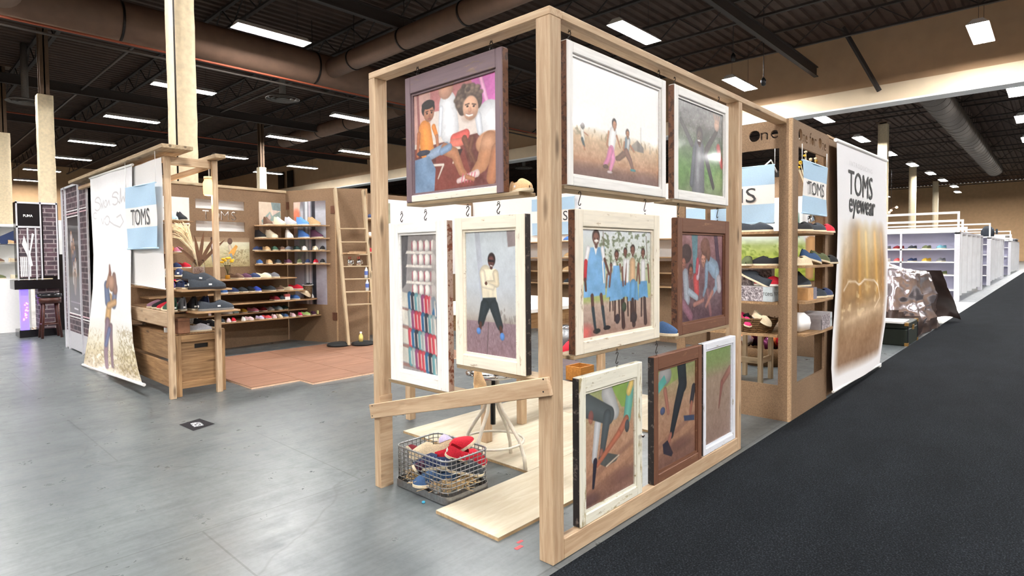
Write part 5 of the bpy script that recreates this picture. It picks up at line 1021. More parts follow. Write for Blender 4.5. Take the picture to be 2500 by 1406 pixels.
# wicker basket with shoes
WICK = plain('dark_wicker', C8(104,76,44), .8, var=.3, scale=60); wb = thing('wicker_basket','dark wicker tray basket heaped with small shoes on the lowest unit shelf','basket',(3.10,.30,UZ[3])); random.seed(11)
for k in range(7):
    z = .012+.017*k; gx, gy = .10+.006*k, .15+.009*k; MB().tube([(gx*math.cos(a*.393)*(1 if abs(math.cos(a*.393))<.7 else .95),gy*math.sin(a*.393),z+.004*math.sin(a*3)) for a in range(16)],.009,6,closed=True).build('weave_band', WICK, wb)
for k in range(18):
    a = k*.349; MB().tube([(.10*math.cos(a),.15*math.sin(a),.0),(.142*math.cos(a+.25),.205*math.sin(a+.25),.13)],.004,5).build('stake', WICK, wb)
MB().lathe([(0,.004),(.1,.004),(.1,.012),(0,.012)],16).build('base', WICK, wb)
for c,x,y,z,yw,tl,lab in (('beige',3.02,.20,.10,-1.9,.4,'pale sole-up shoe at the rim of the wicker basket'),('pale blue',3.10,.27,.09,.4,.2,'pale blue patterned baby shoe in the wicker basket'),('hot pink',3.04,.34,.075,-2.4,.3,'hot pink shoe half buried in the wicker basket'),('black',3.12,.40,.08,1.,.2,'small black shoe at the back of the wicker basket')): shoe(c,'slip',(x,y,UZ[3]+z),yw,lab,'shoes in the wicker basket',scale=.75,tilt=tl)
def uf(u,y,z,c,s,yaw,lab,**k): p = onY(u,600,y); shoe(c,s,(p.x,y,z),yaw,lab,GU,**k)
uf(1958,-.04,UZ[0],'black','slip',-.25,'black slip-on at the front of the top unit shelf'); uf(1990,-.06,UZ[0],'charcoal','slip',-.3,'charcoal slip-on overlapping the black one on the top unit shelf'); uf(2014,-.05,UZ[0],'red','slip',-.25,'red slip-on at the outer end of the top unit shelf')
uf(1958,-.04,UZ[1],'beige','slip',-.2,'beige slip-on at the front of the second unit shelf'); uf(1978,-.03,UZ[1]+.03,'denim','slip',-.35,'denim slip-on leaning in the row on the second unit shelf',tilt=.25); uf(2000,-.03,UZ[1]+.025,'olive','slip',-.35,'olive slip-on leaning in the row on the second unit shelf',tilt=.2); uf(2024,-.05,UZ[1],'black','slip',-.2,'black slip-on at the outer end of the second unit shelf')
uf(1957,.06,UZ[2]+.10,'charcoal','boot',-.2,'dark grey high shoe on the small box on the third unit shelf'); uf(1995,-.04,UZ[2],'charcoal','slip',-.25,'dark grey slip-on lying on the third unit shelf'); uf(2012,-.06,UZ[2],'navy','slip',-.2,'navy slip-on at the outer end of the third unit shelf')
t = thing('small_box','small tan and grey card box on the third unit shelf','box',(onY(1960,720,.0).x+.02,.02,UZ[2])); MB().box((-.12,-.09,0),(.03,.09,.10)).build('tan_half', plain('tan_card', C8(206,160,106), .7), t); MB().box((.03,-.09,0),(.13,.09,.10)).build('speckled_half', BOXP if False else board('grey_speckle_card', C8(150,150,166), C8(110,108,124)), t)
shoebox('dark printed shoe box with a pale TOMS end sticking out of the lowest unit shelf',(3.70,-.02,UZ[3]),.06,.40,.19,.13)
t = thing('paper_bundle','crumpled white paper bundle on straw on the lowest unit shelf','paper',(3.27,-.02,UZ[3])); random.seed(5); m = MB().lathe([(0,.16),(.04,.165),(.075,.13),(.09,.08),(.07,.03),(0,.0)],14); m.v = [(x*(1+random.uniform(-.15,.15)),y*(1+random.uniform(-.15,.15)),z) for x,y,z in m.v]; m.build('paper', WHITE, t)
t = thing('small_card','small tan lettered card behind the dark shoe box','card',(3.62,.12,UZ[3])); MB().box((-.10,0,0),(.10,.012,.22)).build('card', plain('tan_card', C8(206,160,106), .7), t)
# flags near the unit
flag('pale blue and white flag lettered TOMS hung in the front opening of the unit',(3.20,-.055,2.13),(3.90,-.055,2.13),(3.215,-.055,1.697),(3.895,-.055,1.697),(0,-1,0),text_w=.66,cords=2.26)
flag('pale blue and white flag with large letters hung inside the booth behind the unit',(4.06,1.50,2.235),(4.06,.455,2.235),(4.06,1.50,1.665),(4.06,.455,1.665),(-1,0,0),text_w=.66,cords=2.452)
tag(MB().tube([(4.075,.0,2.452),(4.075,1.60,2.452)],.012,8).build('hanging_rail', WHITEP),'thin white rail carrying the large-lettered flag inside the booth','rail')
# dried flowers peeping over the front flag
t = thing('dried_flowers','sprig of pale yellow dried flowers stuck in the unit behind its flag','flowers',(3.86,.06,1.545)); 
MB().lathe([(0,0),(.03,0),(.035,.1),(.03,.16),(.026,.16),(.03,.1),(.0,.01)],12).build('bottle', CHROME, t); random.seed(8)
for k in range(16): q = (random.uniform(-.22,.10),random.uniform(-.03,.08),random.uniform(.58,.72)); MB().tube([(0,0,.1),(q[0]*.4,q[1]*.4,.4),q],.0025,4).build('stem', GRASS, t); MB().lathe([(0,.012),(.014,.006),(.014,-.006),(0,-.012)],7,q).build('flower_head', GRASS if k%2 else YEL, t)

# ================================================================== eyewear banner and its wall
ew = thing('booth_end_wall','brown particle board end wall along the aisle behind the eyewear banner','display wall',(4.06,-.01,0)); plank('panel',(4.06,-.012,0),(6.24,.012,2.44),PBOARD,ew); plank('top_strip',(4.06,-.02,2.44),(6.24,.02,2.462),PEDGE,ew)
def pic_eyewear(w,h):
    c = Cv(w,h,(240,240,243)); c.grad([(0,(242,242,246)),(.30,(240,240,242)),(.40,(226,212,190)),(.5,(186,154,112)),(.62,(168,130,88)),(.70,(180,148,112)),(.78,(158,124,92)),(.93,(140,110,86)),(1,(150,122,100))]); c.noise(.07,6,8,.36,1); c.noise(.06,40,50,.4,1)
    for x,wd,col in ((.38,.06,(236,176,84)),(.52,.05,(246,206,120)),(.70,.06,(240,186,96)),(.84,.05,(206,150,90)),(.28,.08,(170,132,92))): c.line([(x,.36),(x+.04,.62)],wd*.5,col,soft=.10,a=.8)
    c.speck((250,226,180),20,30,.66,(.1,.55,.95,.75),.6); c.line([(.14,.60),(.22,.565),(.34,.57),(.40,.585),(.44,.58),(.5,.565),(.68,.575),(.76,.60)],.004,(250,240,224),soft=.006); c.line([(.76,.60),(.80,.66),(.70,.70)],.004,(240,220,190),soft=.006); c.ell(.27,.61,.13,.05,(176,140,96),soft=.3,a=.5); c.ell(.58,.61,.14,.05,(172,136,92),soft=.3,a=.5); c.line([(.2,.74),(.8,.70)],.03,(250,226,196),soft=.12,a=.6)
    # soft white edge and foot
    e = np.clip(np.minimum((c.x-.03)/.09,(.97-c.x)/.09),0,1); e *= np.clip((.955-c.y)/.05,0,1); e = np.where(c.y<.30,1,e); base = c.im.copy(); c.im = base*e[...,None]+np.array((.95,.945,.95))*(1-e[...,None]); return c
cv = pic_eyewear(120,190); eb = thing('eyewear_banner','white hanging banner lettered TOMS eyewear above a blurred golden photo of sunglasses','banner',(5.1,-.085,0)); P = []
eL = [(347,2043),(470,2044),(560,2044),(650,2041),(740,2037),(830,2032),(900,2031),(957,2036)]; eR = [(395,2163),(470,2163),(560,2165),(640,2167),(720,2167),(790,2163),(850,2155),(890,2150)]
for j in range(cv.h):
    t_ = j/(cv.h-1); v0,u0 = lerp_rows(eL,t_); v1,u1 = lerp_rows(eR,t_); yy = -.085-.05*max(0,t_-.6); a = onY(u0,v0,yy); b = onY(u1,v1,yy); row = []
    for i in range(cv.w): p = a.lerp(b,i/(cv.w-1)); p.y -= .012*math.sin(i/(cv.w-1)*7+t_*4)*t_; p.z = max(.012,p.z); row.append(p-eb.location)
    P.append(row)
ecl = sheet('printed_cloth', cv, P, PRINTC, eb)
ETL, ETR = Vector(P[0][0])+eb.location, Vector(P[0][-1])+eb.location
MB().tube([ETL-eb.location+Vector((-.04,0,.015)), ETR-eb.location+Vector((.04,0,.015))],.018,10).build('top_rod', WHITEP, eb); MB().tube([Vector(P[-1][0]),Vector(P[-1][-1])],.012,8).build('bottom_rod', WHITEP, eb)
def ey(u,v): return onY(u,v,-.0905)
EXR = (ETR-ETL).normalized()
lettering('INTRODUCING', (ey(2072,404)+ey(2132,414))/2, (1,0,0),(0,0,1),.045, plain('pale_grey_ink', C8(214,214,216), .8), eb, width=.95, spacing=1.3).parent = ecl
lettering('TOMS', ey(2103,453), (1,0,0),(0,0,1),ey(2103,425).z-ey(2103,482).z, INK, eb, width=1.02).parent = ecl
lettering('eyewear', ey(2107,514), (1,0,0),(0,0,1),ey(2107,491).z-ey(2107,538).z, INK, eb, width=1.12, offset=.015).parent = ecl
plank('foot_block',(6.0,-.09,0),(6.08,-.03,.05),WHITEP,eb)

# ================================================================== inside of the booth: end wall with mural, back wall, shelves
iw = thing('mural_wall','white inner wall with a green hills mural and long plank shelves','display wall',(6.26,3.5,0)); plank('panel',(6.26,.03,0),(6.285,7.2,2.44),PBOARD,iw)
MB().box((-.006,-1.2,1.25),(-.001,3.6,2.43)).build('white_canvas', WHITE, iw)
def pic_mural(w,h):
    c = Cv(w,h,(238,242,244)); c.grad([(0,(244,246,248)),(.42,(240,244,242)),(.5,(214,224,206)),(.58,(186,200,130)),(.8,(176,190,70)),(1,(150,160,60))]); c.noise(.12,20,14,.5,1); c.speck((120,140,60),40,26,.58,(0,.55,1,1),.6); c.poly([(.0,.1),(.09,.1),(.12,1),(.0,1)],(110,140,110)); c.ell(.02,.2,.09,.2,(150,170,150))
    c.line([(.78,.22),(.79,.5)],[.09,.10],(250,250,250)); c.line([(.70,.2),(.71,.46)],.03,(120,160,140)); c.line([(.79,.52),(.78,.95)],[.07,.05],(206,160,112)); c.head(.80,.13,.07,(226,180,150),(120,80,60),0); return c
cv = pic_mural(110,70); sheet('mural', cv, quadgrid(cv,(-.012,-1.10,2.1),(-.012,-3.2,2.1),(-.012,-1.10,1.0),(-.012,-3.2,1.0)), PRINTC, iw)
for z,nm in ((1.59,'top'),(1.315,'second'),(1.082,'third'),(.875,'fourth')):
    o = tag(plank('shelf_plank',(5.95,2.2,z-.02),(6.255,6.9,z),SHELF),'%s long plank shelf on the white inner wall of the booth' % nm,'shelf')
    random.seed(int(z*100)); its = [random.choice(['navy','black','red','beige','charcoal','white','tan','grey','blue']) for _ in range(9)]
    for i,c in enumerate(its):
        y = 2.45+i*.52; l = its[i-1] if i else None; r = its[i+1] if i<8 else None
        nb = 'between %s and %s' % (l,r) if l and r else 'at the end beside %s' % (l or r)
        shoe(c,'slip',(6.08,y,z),3.0+random.uniform(-.3,.3),'%s slip-on on the %s plank of the inner wall, %s' % (c,nm,nb),'shoes on the inner wall planks')
for y0,y1 in ((3.4,3.43),(5.4,5.43)): pass
flag('pale blue and white flag lettered TOMS high on the inner wall of the booth',(6.2,5.47,2.36),(6.2,4.50,2.36),(6.2,5.47,1.72),(6.2,4.50,1.72),(-1,0,0),text_w=.70,cords=2.43)
bwk = thing('booth_back_wall','white canvas back wall with a pale pink leg poster, seen beside the ladder','display wall',(4.8,7.1,0)); plank('panel',(3.5,7.1,0),(6.25,7.12,2.44),PBOARD,bwk); MB().box((-.9,-.012,1.0),(1.4,-.003,2.36)).build('white_canvas', WHITE, bwk)
def pic_leg(w,h):
    c = Cv(w,h,(244,240,242)); c.poly([(0,.0),(.25,0),(.25,.8),(0,.8)],(168,166,140)); c.line([(.12,0),(.16,.35),(.2,.62)],[.05,.05,.07],(240,206,202)); c.poly([(.1,.6),(.26,.58),(.36,.8),(.1,.78)],(226,196,198))
    for cx,r in ((.5,.26),(.8,.3)): 
        for k,col in enumerate(((150,110,84),(214,180,140),(170,130,96))): c.ell(cx,.95,r-.05*k,.42-.08*k,col,soft=.06); 
    return c
cv = pic_leg(80,50); sheet('leg_poster', cv, quadgrid(cv,(-.85,-.016,2.3),(.3,-.016,2.3),(-.85,-.016,1.45),(.3,-.016,1.45)), PRINTC, bwk)
for z,nm in ((1.99,'top'),(1.69,'second'),(1.42,'third'),(1.10,'fourth'),(.80,'fifth')):
    tag(plank('shelf_plank',(3.52,6.82,z-.02),(3.88,7.098,z),SHELF),'%s short plank on the back wall in the gap beside the ladder' % nm,'shelf'); c = {'top':'navy','second':'white','third':'red','fourth':'black','fifth':'denim'}[nm]
    shoe(c,'slip',(3.72,6.95,z),-2.2,'%s slip-on on the %s short plank in the gap beside the ladder' % (c,nm),'shoes in the gap beside the ladder')
# clip lamp on top of the mural wall
t = thing('clip_lamp','small bright clip lamp on a pale arm above the mural','lamp',(6.2,1.28,2.44)); MB().tube([(.06,-.10,0),(-.02,-.05,.16),(-.16,.10,-.02)],.012,8).build('arm', WHITEP, t); MB().lathe([(.02,.10),(.05,.06),(.09,.0),(.085,.0),(.045,.055),(.015,.095)],16,(-.16,.10,-.12)).build('shade', WHITEP, t); MB().lathe([(0,-.02),(.055,-.01),(.06,.02),(0,.03)],14,(-.16,.10,-.12)).build('bulb', emit('clip_bulb',(1,.98,.95),60.), t); MB().box((.05,-.13,-.06),(.09,-.07,.02)).build('clamp', METALD, t)
# ================================================================== on the floor in front
def ply(label, x0,x1,y0,y1,h=.018):
    t = thing('plywood_sheet',label,'plywood',((x0+x1)/2,(y0+y1)/2,0)); hx,hy = (x1-x0)/2,(y1-y0)/2; MB().box((-hx,-hy,.0),(hx,hy,h-.003)).build('core', PLYEDGE, t); MB().box((-hx,-hy,h-.003),(hx,hy,h)).build('face', PLY, t); return t
ply('pale plywood sheet lying beside the wire basket, under the window rack',.0,1.22,.337,.80); ply('pale plywood sheet carrying the stool and table legs',.75,2.0,.803,2.09); ply('pale plywood sheet far under the table, at the unit',2.003,3.0,.55,2.4)
# wire basket
bk = thing('wire_basket','square galvanised wire basket with straw and shoes on the floor behind the rack','basket',(.26,1.055,0)); BX,BY,BH = .165,.235,.24
def rrect(hx,hy,r,z,n=5):
    o = []
    for cx,cy,a0 in ((hx-r,hy-r,0),(-hx+r,hy-r,1),(-hx+r,-hy+r,2),(hx-r,-hy+r,3)):
        for k in range(n+1): a = (a0+k/n)*math.pi/2; o.append((cx+r*math.cos(a),cy+r*math.sin(a),z))
    return o
m = MB(); a = rrect(BX+.008,BY+.008,.05,.004); b = rrect(BX+.008,BY+.008,.05,.045); m.grid([a+[a[0]],b+[b[0]]]); m.grid([[(x*.98,y*.98,z) for x,y,z in b]+[tuple(c*.98 if i<2 else c for i,c in enumerate(b[0]))],b+[b[0]]]); m.f.append(tuple(range(len(m.v),len(m.v)+len(a)))); m.sm.append(False); m.v += a; m.build('tray', GALV, bk)
for k in range(1,9): MB().tube(rrect(BX,BY,.05,.04+(BH-.04)*k/8.),.0026 if k<8 else .0055,6,closed=True).build('ring_wire' if k<8 else 'rim_wire', GALV, bk)
per = rrect(BX,BY,.05,0,4); n_ = 46; P_ = [Vector(p) for p in per]+[Vector(per[0])]; Ls = [0]
for i in range(1,len(P_)): Ls.append(Ls[-1]+(P_[i]-P_[i-1]).length)
for k in range(n_):
    s = Ls[-1]*k/n_; i = max(j for j in range(len(Ls)-1) if Ls[j] <= s); p = P_[i].lerp(P_[i+1],(s-Ls[i])/(Ls[i+1]-Ls[i])); MB().tube([(p.x,p.y,.03),(p.x,p.y,BH),(p.x*.97,p.y*.97,BH+.008)],.0022,5).build('upright_wire', GALV, bk)
STRAW = plain('pale_straw', C8(216,186,138), .9, var=.25); random.seed(21); m = MB()
for k in range(420):
    a = random.uniform(0,6.283); r = random.uniform(.3,1.)**.5; x,y = BX*.93*r*math.cos(a)*1.05, BY*.93*r*math.sin(a)*1.05; x = max(-BX*.95,min(BX*.95,x)); y = max(-BY*.95,min(BY*.95,y)); z = .048+random.uniform(0,.05)*r; th = random.uniform(0,6.283); l = random.uniform(.03,.075); dx,dy = l*math.cos(th), l*math.sin(th)
    m.tube([(x-dx,y-dy,z+random.uniform(-.008,.01)),(x,y,z+random.uniform(0,.022)),(x+dx,y+dy,z+random.uniform(-.008,.012))],.0014,4)
tag(m.build('straw', STRAW, bk), kind='stuff')
GB = 'shoes in the wire basket'
for c,x,y,z,yw,tl,rl,sc,lab in (('denim',-.09,-.05,.055,2.6,0,0,1.,'denim slip-on lying low in the wire basket'),('navy',-.04,.0,.12,2.3,.05,.1,1.1,'dark navy slip-on in the middle of the wire basket'),('beige',-.02,.06,.175,2.5,.08,.2,1.05,'beige slip-on lying on top in the wire basket'),('red',.07,-.06,.20,-.9,-.55,.1,1.,'red slip-on with raised heel in the wire basket'),('red',.07,-.13,.17,-.5,.35,.3,1.,'second red slip-on against the wire side of the basket'),('lilac',.09,.05,.17,1.2,-.5,.2,.95,'pale lilac shoe at the back of the wire basket'),('maroon',-.06,.16,.13,1.7,-.6,.9,.9,'striped maroon shoe at the far wire side of the basket'),('charcoal',.03,-.17,.12,-.4,.25,.2,.9,'dark grey shoe at the near corner of the wire basket'),('plum',-.10,.10,.08,.6,.6,.9,.9,'plum shoe standing on its edge in the basket straw')):
    shoe(c,'slip',(.26+x,1.055+y,z),yw,lab,GB,tilt=tl,roll=rl,scale=sc,tags=c=='red')
# stool and table
sl = thing('round_stool','round stool with chrome-rimmed seat and white bent tube legs on the plywood','stool',(.70,1.06,.018)); WT = plain('white_enamel_tube', C8(232,226,212), .35)
MB().lathe([(0,.575),(.12,.575),(.135,.585),(.13,.60),(0,.602)],28).build('seat', plain('pale_seat_wood', C8(206,206,206), .3, .3), sl); MB().tube([(.155*math.cos(k*.2618),.155*math.sin(k*.2618),.595) for k in range(24)],.02,10,closed=True).build('chrome_rim', CHROME, sl); MB().tube([(0,0,.26),(0,0,.575)],.017,12).build('screw_post', BLACK, sl); MB().lathe([(.02,.40),(.06,.41),(.06,.44),(.02,.45)],16).build('hub', WT, sl)
for k in range(4):
    a = .25+k*math.pi/2; c_,s_ = math.cos(a),math.sin(a); MB().tube([(c_*r,s_*r,z) for r,z in ((.035,.575),(.04,.5),(.045,.42),(.07,.35),(.13,.27),(.19,.18),(.225,.08),(.235,.0))],.012,8).build('leg', WT, sl)
MB().tube([(.20*math.cos(k*.2618),.20*math.sin(k*.2618),.155) for k in range(24)],.008,8,closed=True).build('foot_ring', WT, sl)
tb = thing('work_table','high white-topped table with thick timber legs behind the window rack','table',(1.7,1.85,.0)); plank('top',(.93,1.33,.925),(2.55,2.4,.955),WHITEP,tb); plank('apron',(.98,1.37,.80),(2.5,1.40,.922),OAKY,tb); plank('apron',(.98,1.43,.80),(1.01,2.3,.922),OAKY,tb)
for x,y in ((.96,1.385),(1.47,1.50),(2.42,1.385),(.96,2.28),(2.42,2.28)): plank('leg',(x,y,.018),(x+.06,y+.06,.925),PINE,tb)
shoe('tan','boot',(.20,.665,.660),-2.2,'brown suede shoe on the ledge behind the narrow white sash','shoes on the sash ledges',scale=.75); shoe('tan','slip',(.10,.265,1.667),-2.0,'tan shoe with white label on the ledge behind the plum sash','shoes on the sash ledges',scale=.8,tags=True); shoe('denim','slip',(1.115,.10,.90),-1.6,'blue and white patterned slip-on on the ledge between cream and brown sashes','shoes on the sash ledges',scale=.95)
# things glimpsed behind the rack
q_ = onZ(1384,850,0); t = thing('waste_bin','tall dark steel waste bin behind the table','bin',(q_.x,q_.y,0)); MB().lathe([(0,0),(.12,0),(.13,.30),(.12,.30),(.11,.02)],22).build('body', GALV, t); MB().lathe([(.13,.29),(.138,.30),(.138,.325),(.125,.325)],22).build('rim', CHROME, t)
q_ = onZ(1392,872,0); t = thing('red_beanbag','bright red soft bag before the waste bin','bag',(q_.x,q_.y,0)); MB().lathe([(0,0),(.09,0),(.12,.06),(.10,.14),(.05,.20),(.02,.22),(0,.22)],18).build('bag', canvas('red'), t); MB().lathe([(.02,.215),(.03,.225),(.02,.24),(0,.24)],12).build('tie', canvas('maroon'), t)
t = thing('side_table','low pale wooden stool table seen below the brown sash','stool',(2.55,.62,0)); plank('seat',(2.30,.45,.42),(2.80,.80,.45),PINE2,t)
for x in (2.33,2.73):
    for y in (.48,.73): plank('leg',(x,y,0),(x+.04,y+.04,.42),PINE2,t)
plank('stretcher',(2.37,.49,.2),(2.73,.51,.24),PINE2,t)
q_ = onZ(1416,925,.018); t = thing('orange_box','small orange wooden box behind the cream sash','box',(q_.x,q_.y,.018)); OR = wood('orange_board', C8(206,142,62), C8(168,106,40), knots=False); MB().box((-.12,-.10,0),(.12,.10,.02)).build('base', OR, t)
for a,b in (((-.12,-.10,.02),(.12,-.085,.15)),((-.12,.085,.02),(.12,.10,.15)),((-.12,-.085,.02),(-.105,.085,.15)),((.105,-.085,.02),(.12,.085,.15))): MB().box(a,b).build('side', OR, t)
# wooden stool leg and basket glimpsed under the unit
t = thing('tall_stool','pale wooden stool standing inside the booth behind the unit','stool',(4.45,.80,0)); plank('seat',(4.25,.62,.60),(4.65,1.0,.635),PINE2,t)
for x,y in ((4.28,.65),(4.58,.65),(4.28,.93),(4.58,.93)): plank('leg',(x,y,0),(x+.045,y+.045,.60),PINE2,t)
plank('stretcher',(4.325,.66,.20),(4.58,.69,.26),PINE2,t); plank('stretcher',(4.29,.70,.20),(4.32,.93,.26),PINE2,t)
t = thing('gift_basket','low brown basket of red cellophane packets on the floor inside the booth','basket',(5.5,1.05,0)); MB().lathe([(0,0),(.30,0),(.36,.22),(.34,.22),(.29,.02)],20).build('basket_body', WICK, t); random.seed(9)
for k in range(16):
    x,y = random.uniform(-.24,.24),random.uniform(-.24,.24); m = MB().lathe([(0,.09),(.05,.06),(.07,0),(.05,-.05),(0,-.07)],7); m.v = [(a*(1+random.uniform(-.3,.3))+x,b*(1+random.uniform(-.3,.3))+y,c+.24+random.uniform(0,.16)*(1-abs(x)*2)) for a,b,c in m.v[:]]; m.build('packet', [plain('red_foil', C8(176,34,44), .25, .5),plain('silver_foil', C8(206,206,214), .2, .7),plain('orange_foil', C8(206,110,50), .3, .4),plain('plum_foil', C8(110,40,80), .25, .5)][k%4], t)
# floor sticker with its number, bits of litter and tape
t = thing('floor_sticker','black floor sticker with white booth number 6151','sticker',(-.233,3.565,0)); MB().add([rel(t,p)+Vector((0,0,.0015)) for p in ((-.334,3.668,0),(-.319,3.393,0),(-.127,3.466,0),(-.153,3.735,0))],[(0,1,2,3)]).build('sticker_sheet', plain('black_vinyl', C8(26,24,28), .8, spec=.15), t)
lettering('6151', Vector((-.233,3.565,.0022)), (-.03,-.27,0),(.19,-.02,0),.075, INKW, t, width=.13, offset=.02)
TAPE = plain('red_tape', C8(214,70,74), .7); tag(MB().box((-.0,.215,.0006),(.045,.235,.0016)).build('tape_scrap', TAPE),'torn scrap of red tape on the concrete near the front post','tape'); tag(MB().box((.05,.25,.0006),(.085,.265,.0016)).build('tape_scrap', TAPE),'smaller scrap of red tape on the concrete beside the torn one','tape')
p = onZ(1034,1228,0); tag(MB().lathe([(0,0),(.009,.001),(.011,.006),(.007,.011),(0,.012)],8,(p.x,p.y,0)).build('paper_scrap', plain('cyan_paper', C8(60,160,196), .7)),'tiny cyan scrap on the floor beside the wire basket','scrap')
# ================================================================== neighbouring booths, left
def brickm():
    m, nt, bs = newmat('printed_brick'); bs.inputs['Roughness'].default_value = .6
    tc = N(nt,'ShaderNodeTexCoord'); sp = N(nt,'ShaderNodeSeparateXYZ'); L(nt, tc.outputs['Object'], sp.inputs[0]); ad = N(nt,'ShaderNodeMath', operation='ADD'); L(nt, sp.outputs[0], ad.inputs[0]); L(nt, sp.outputs[1], ad.inputs[1]); cb = N(nt,'ShaderNodeCombineXYZ'); L(nt, ad.outputs[0], cb.inputs[0]); L(nt, sp.outputs[2], cb.inputs[1])
    b = N(nt,'ShaderNodeTexBrick', Scale=1.); b.inputs['Brick Width'].default_value = .23; b.inputs['Row Height'].default_value = .078; b.inputs['Mortar Size'].default_value = .009; b.inputs['Color1'].default_value = (*C8(96,72,82),1); b.inputs['Color2'].default_value = (*C8(58,50,60),1); b.inputs['Mortar'].default_value = (*C8(150,140,142),1); L(nt, cb.outputs[0], b.inputs['Vector'])
    n = N(nt,'ShaderNodeTexNoise', Scale=14., Detail=5.); L(nt, tc.outputs['Object'], n.inputs['Vector']); L(nt, mixc(nt,1.,b.outputs['Color'],ramp(nt,n.outputs['Fac'],[(.3,(.6,.6,.6)),(.7,(1.15,1.1,1.1))]),'MULTIPLY'), bs.inputs['Base Color']); return m
BRICK = brickm(); SILV = plain('silver_frame', C8(206,206,212), .4, .1, var=.04, bmp=0); BLK = plain('black_gloss', C8(20,18,22), .2, bmp=0)
bp = thing('brick_print_panel','tall silver-framed panel printed with bricks and a dark poster of people','display panel',(.0,9.0,0)); y0,y1 = 8.02,9.62
MB().box((-.01,-.98,.28),(.0,.62,2.42)).build('brick_sheet', BRICK, bp); MB().box((-.012,-.98,.02),(.0,.62,.28)).build('kick_plate', SILV, bp); MB().box((.0,-.98,.02),(.04,.62,2.42)).build('backing', BLK, bp)
for y in (-.98,-.48,.36,.585): MB().box((-.03,y,0),(.02,y+.035,2.44)).build('upright', SILV, bp)
MB().box((-.03,-.98,2.41),(.02,.62,2.44)).build('top_bar', SILV, bp)
for z in (2.02,2.06,.50,.54): MB().box((-.014,-.94,z),(-.010,.36,z+.014)).build('stripe', plain('pink_stripe', C8(226,190,200), .5) if z in (2.02,.54) else INKW, bp)
def pic_people(w,h):
    c = Cv(w,h,(44,40,46),seed=4); c.noise(.05,10,16); c.poly([(0,.92),(1,.92),(1,1),(0,1)],(30,28,32))
    for k in range(11): x = .3+.045*(k%5)+.12*(k//5); y = .16+.10*(k%4)+.02*k; c.line([(x,y+.05),(x,y+.15)],[.06,.05],((206,196,196),(150,110,90),(90,90,110))[k%3]); c.head(x,y,.03,(206,160,130),(60,44,40),0)
    c.line([(.5,.6),(.52,.78)],[.05,.04],(120,104,100)); c.line([(.1,.88),(.9,.885)],.004,(150,146,150)); c.line([(.4,.945),(.7,.95)],.008,(206,206,210)); return c
cv = pic_people(60,140); sheet('people_poster', cv, quadgrid(cv,(-.016,.30,1.98),(-.016,-.46,1.98),(-.016,.30,.56),(-.016,-.46,.56)), PRINT, bp)
for a,b in (((-.018,-.47,.55),(-.012,.33,.565)),((-.018,-.47,1.975),(-.012,.33,1.99)),((-.018,.31,.55),(-.012,.33,1.99)),((-.018,-.47,.55),(-.012,-.45,1.99))): MB().box(a,b).build('poster_edge', INKW, bp)
# display pylon with black header
pu = thing('brand_pylon','silver and brick-print display pylon with a black header lettered PUMA above a lit leg','display pylon',(-.05,11.6,0))
MB().box((-.26,0,1.02),(.32,.35,2.36)).build('core', BLK, pu); MB().box((-.24,-.014,1.04),(.05,-.002,1.92)).build('brick_sheet', BRICK, pu); MB().box((.10,-.014,1.06),(.30,-.002,2.32)).build('brick_sheet', BRICK, pu); MB().box((-.26,-.016,1.94),(.05,-.002,2.32)).build('black_header', BLK, pu)
lettering('PUMA',(-.05-.105,11.578,2.12),(1,0,0),(0,0,1),.045,INKW,pu,width=.13,offset=.02)
for x in (-.27,-.13,-.02,.055,.285): MB().box((x,-.03,1.0),(x+.02,.01,2.37 if x>.04 or x<-.2 else 1.92)).build('upright', SILV, pu)
for z in (2.33,1.91): MB().box((-.27,-.03,z),(.31 if z>2 else .06,.01,z+.03)).build('cross_bar', SILV, pu)
m = MB(); m.add([(-.20,-.02,1.62),(-.17,-.02,1.78),(-.10,-.02,1.5),(-.06,-.02,1.82),(-.03,-.02,1.80),(-.09,-.02,1.45),(-.06,-.02,1.25),(-.10,-.02,1.23),(-.14,-.02,1.45)],[(0,1,2,8),(2,3,4,5),(2,5,6,7,8)]); m.build('white_figure', INKW, pu)
for k in range(6): MB().box((-.23+.025*k,-.022,1.06),(-.213+.025*k,-.016,1.40)).build('white_slat', INKW, pu)
MB().box((-.33,-.10,.84),(.32,.40,1.0)).build('black_counter', BLK, pu, bevel=.006); MB().box((-.28,-.06,0),(.32,.38,.13)).build('black_plinth', BLK, pu, bevel=.006); MB().box((.0,.0,.13),(.30,.3,.84)).build('brick_leg', BRICK, pu)
MB().box((-.25,-.04,.13),(-.14,.08,.84)).build('lit_leg', emit('violet_glow', (.26,.18,1.0), .8), pu); random.seed(2)
for k in range(14): MB().lathe([(0,.015),(.015,0),(0,-.015)],6,(-.185+random.uniform(-.03,.03),-.045,.30+random.uniform(0,.3))).build('pink_spark', emit('pink_glow', (1.,.15,.7), 4.), pu)
bs_ = thing('bar_stool','dark wooden bar stool with a round black seat beside the brick-print panel','stool',(.05,11.25,0)); DW = wood('dark_mahogany', C8(92,44,34), C8(48,22,18), .35, knots=False)
MB().lathe([(0,.70),(.17,.70),(.185,.73),(.17,.765),(0,.775)],24).build('seat', BLK, bs_); MB().lathe([(.15,.60),(.165,.60),(.165,.70),(.15,.70)],24).build('seat_ring', DW, bs_)
for k in range(4):
    a = .785+k*1.5708; c_,s_ = math.cos(a),math.sin(a); MB().tube([(.13*c_,.13*s_,.68),(.15*c_,.15*s_,.35),(.19*c_,.19*s_,.0)],[.022,.018,.02],8).build('leg', DW, bs_)
for k in range(4):
    a,b = .785+k*1.5708, .785+(k+1)*1.5708; MB().tube([(.165*math.cos(a),.165*math.sin(a),.24),(.165*math.cos(b),.165*math.sin(b),.24)],.012,6).build('stretcher', DW, bs_)
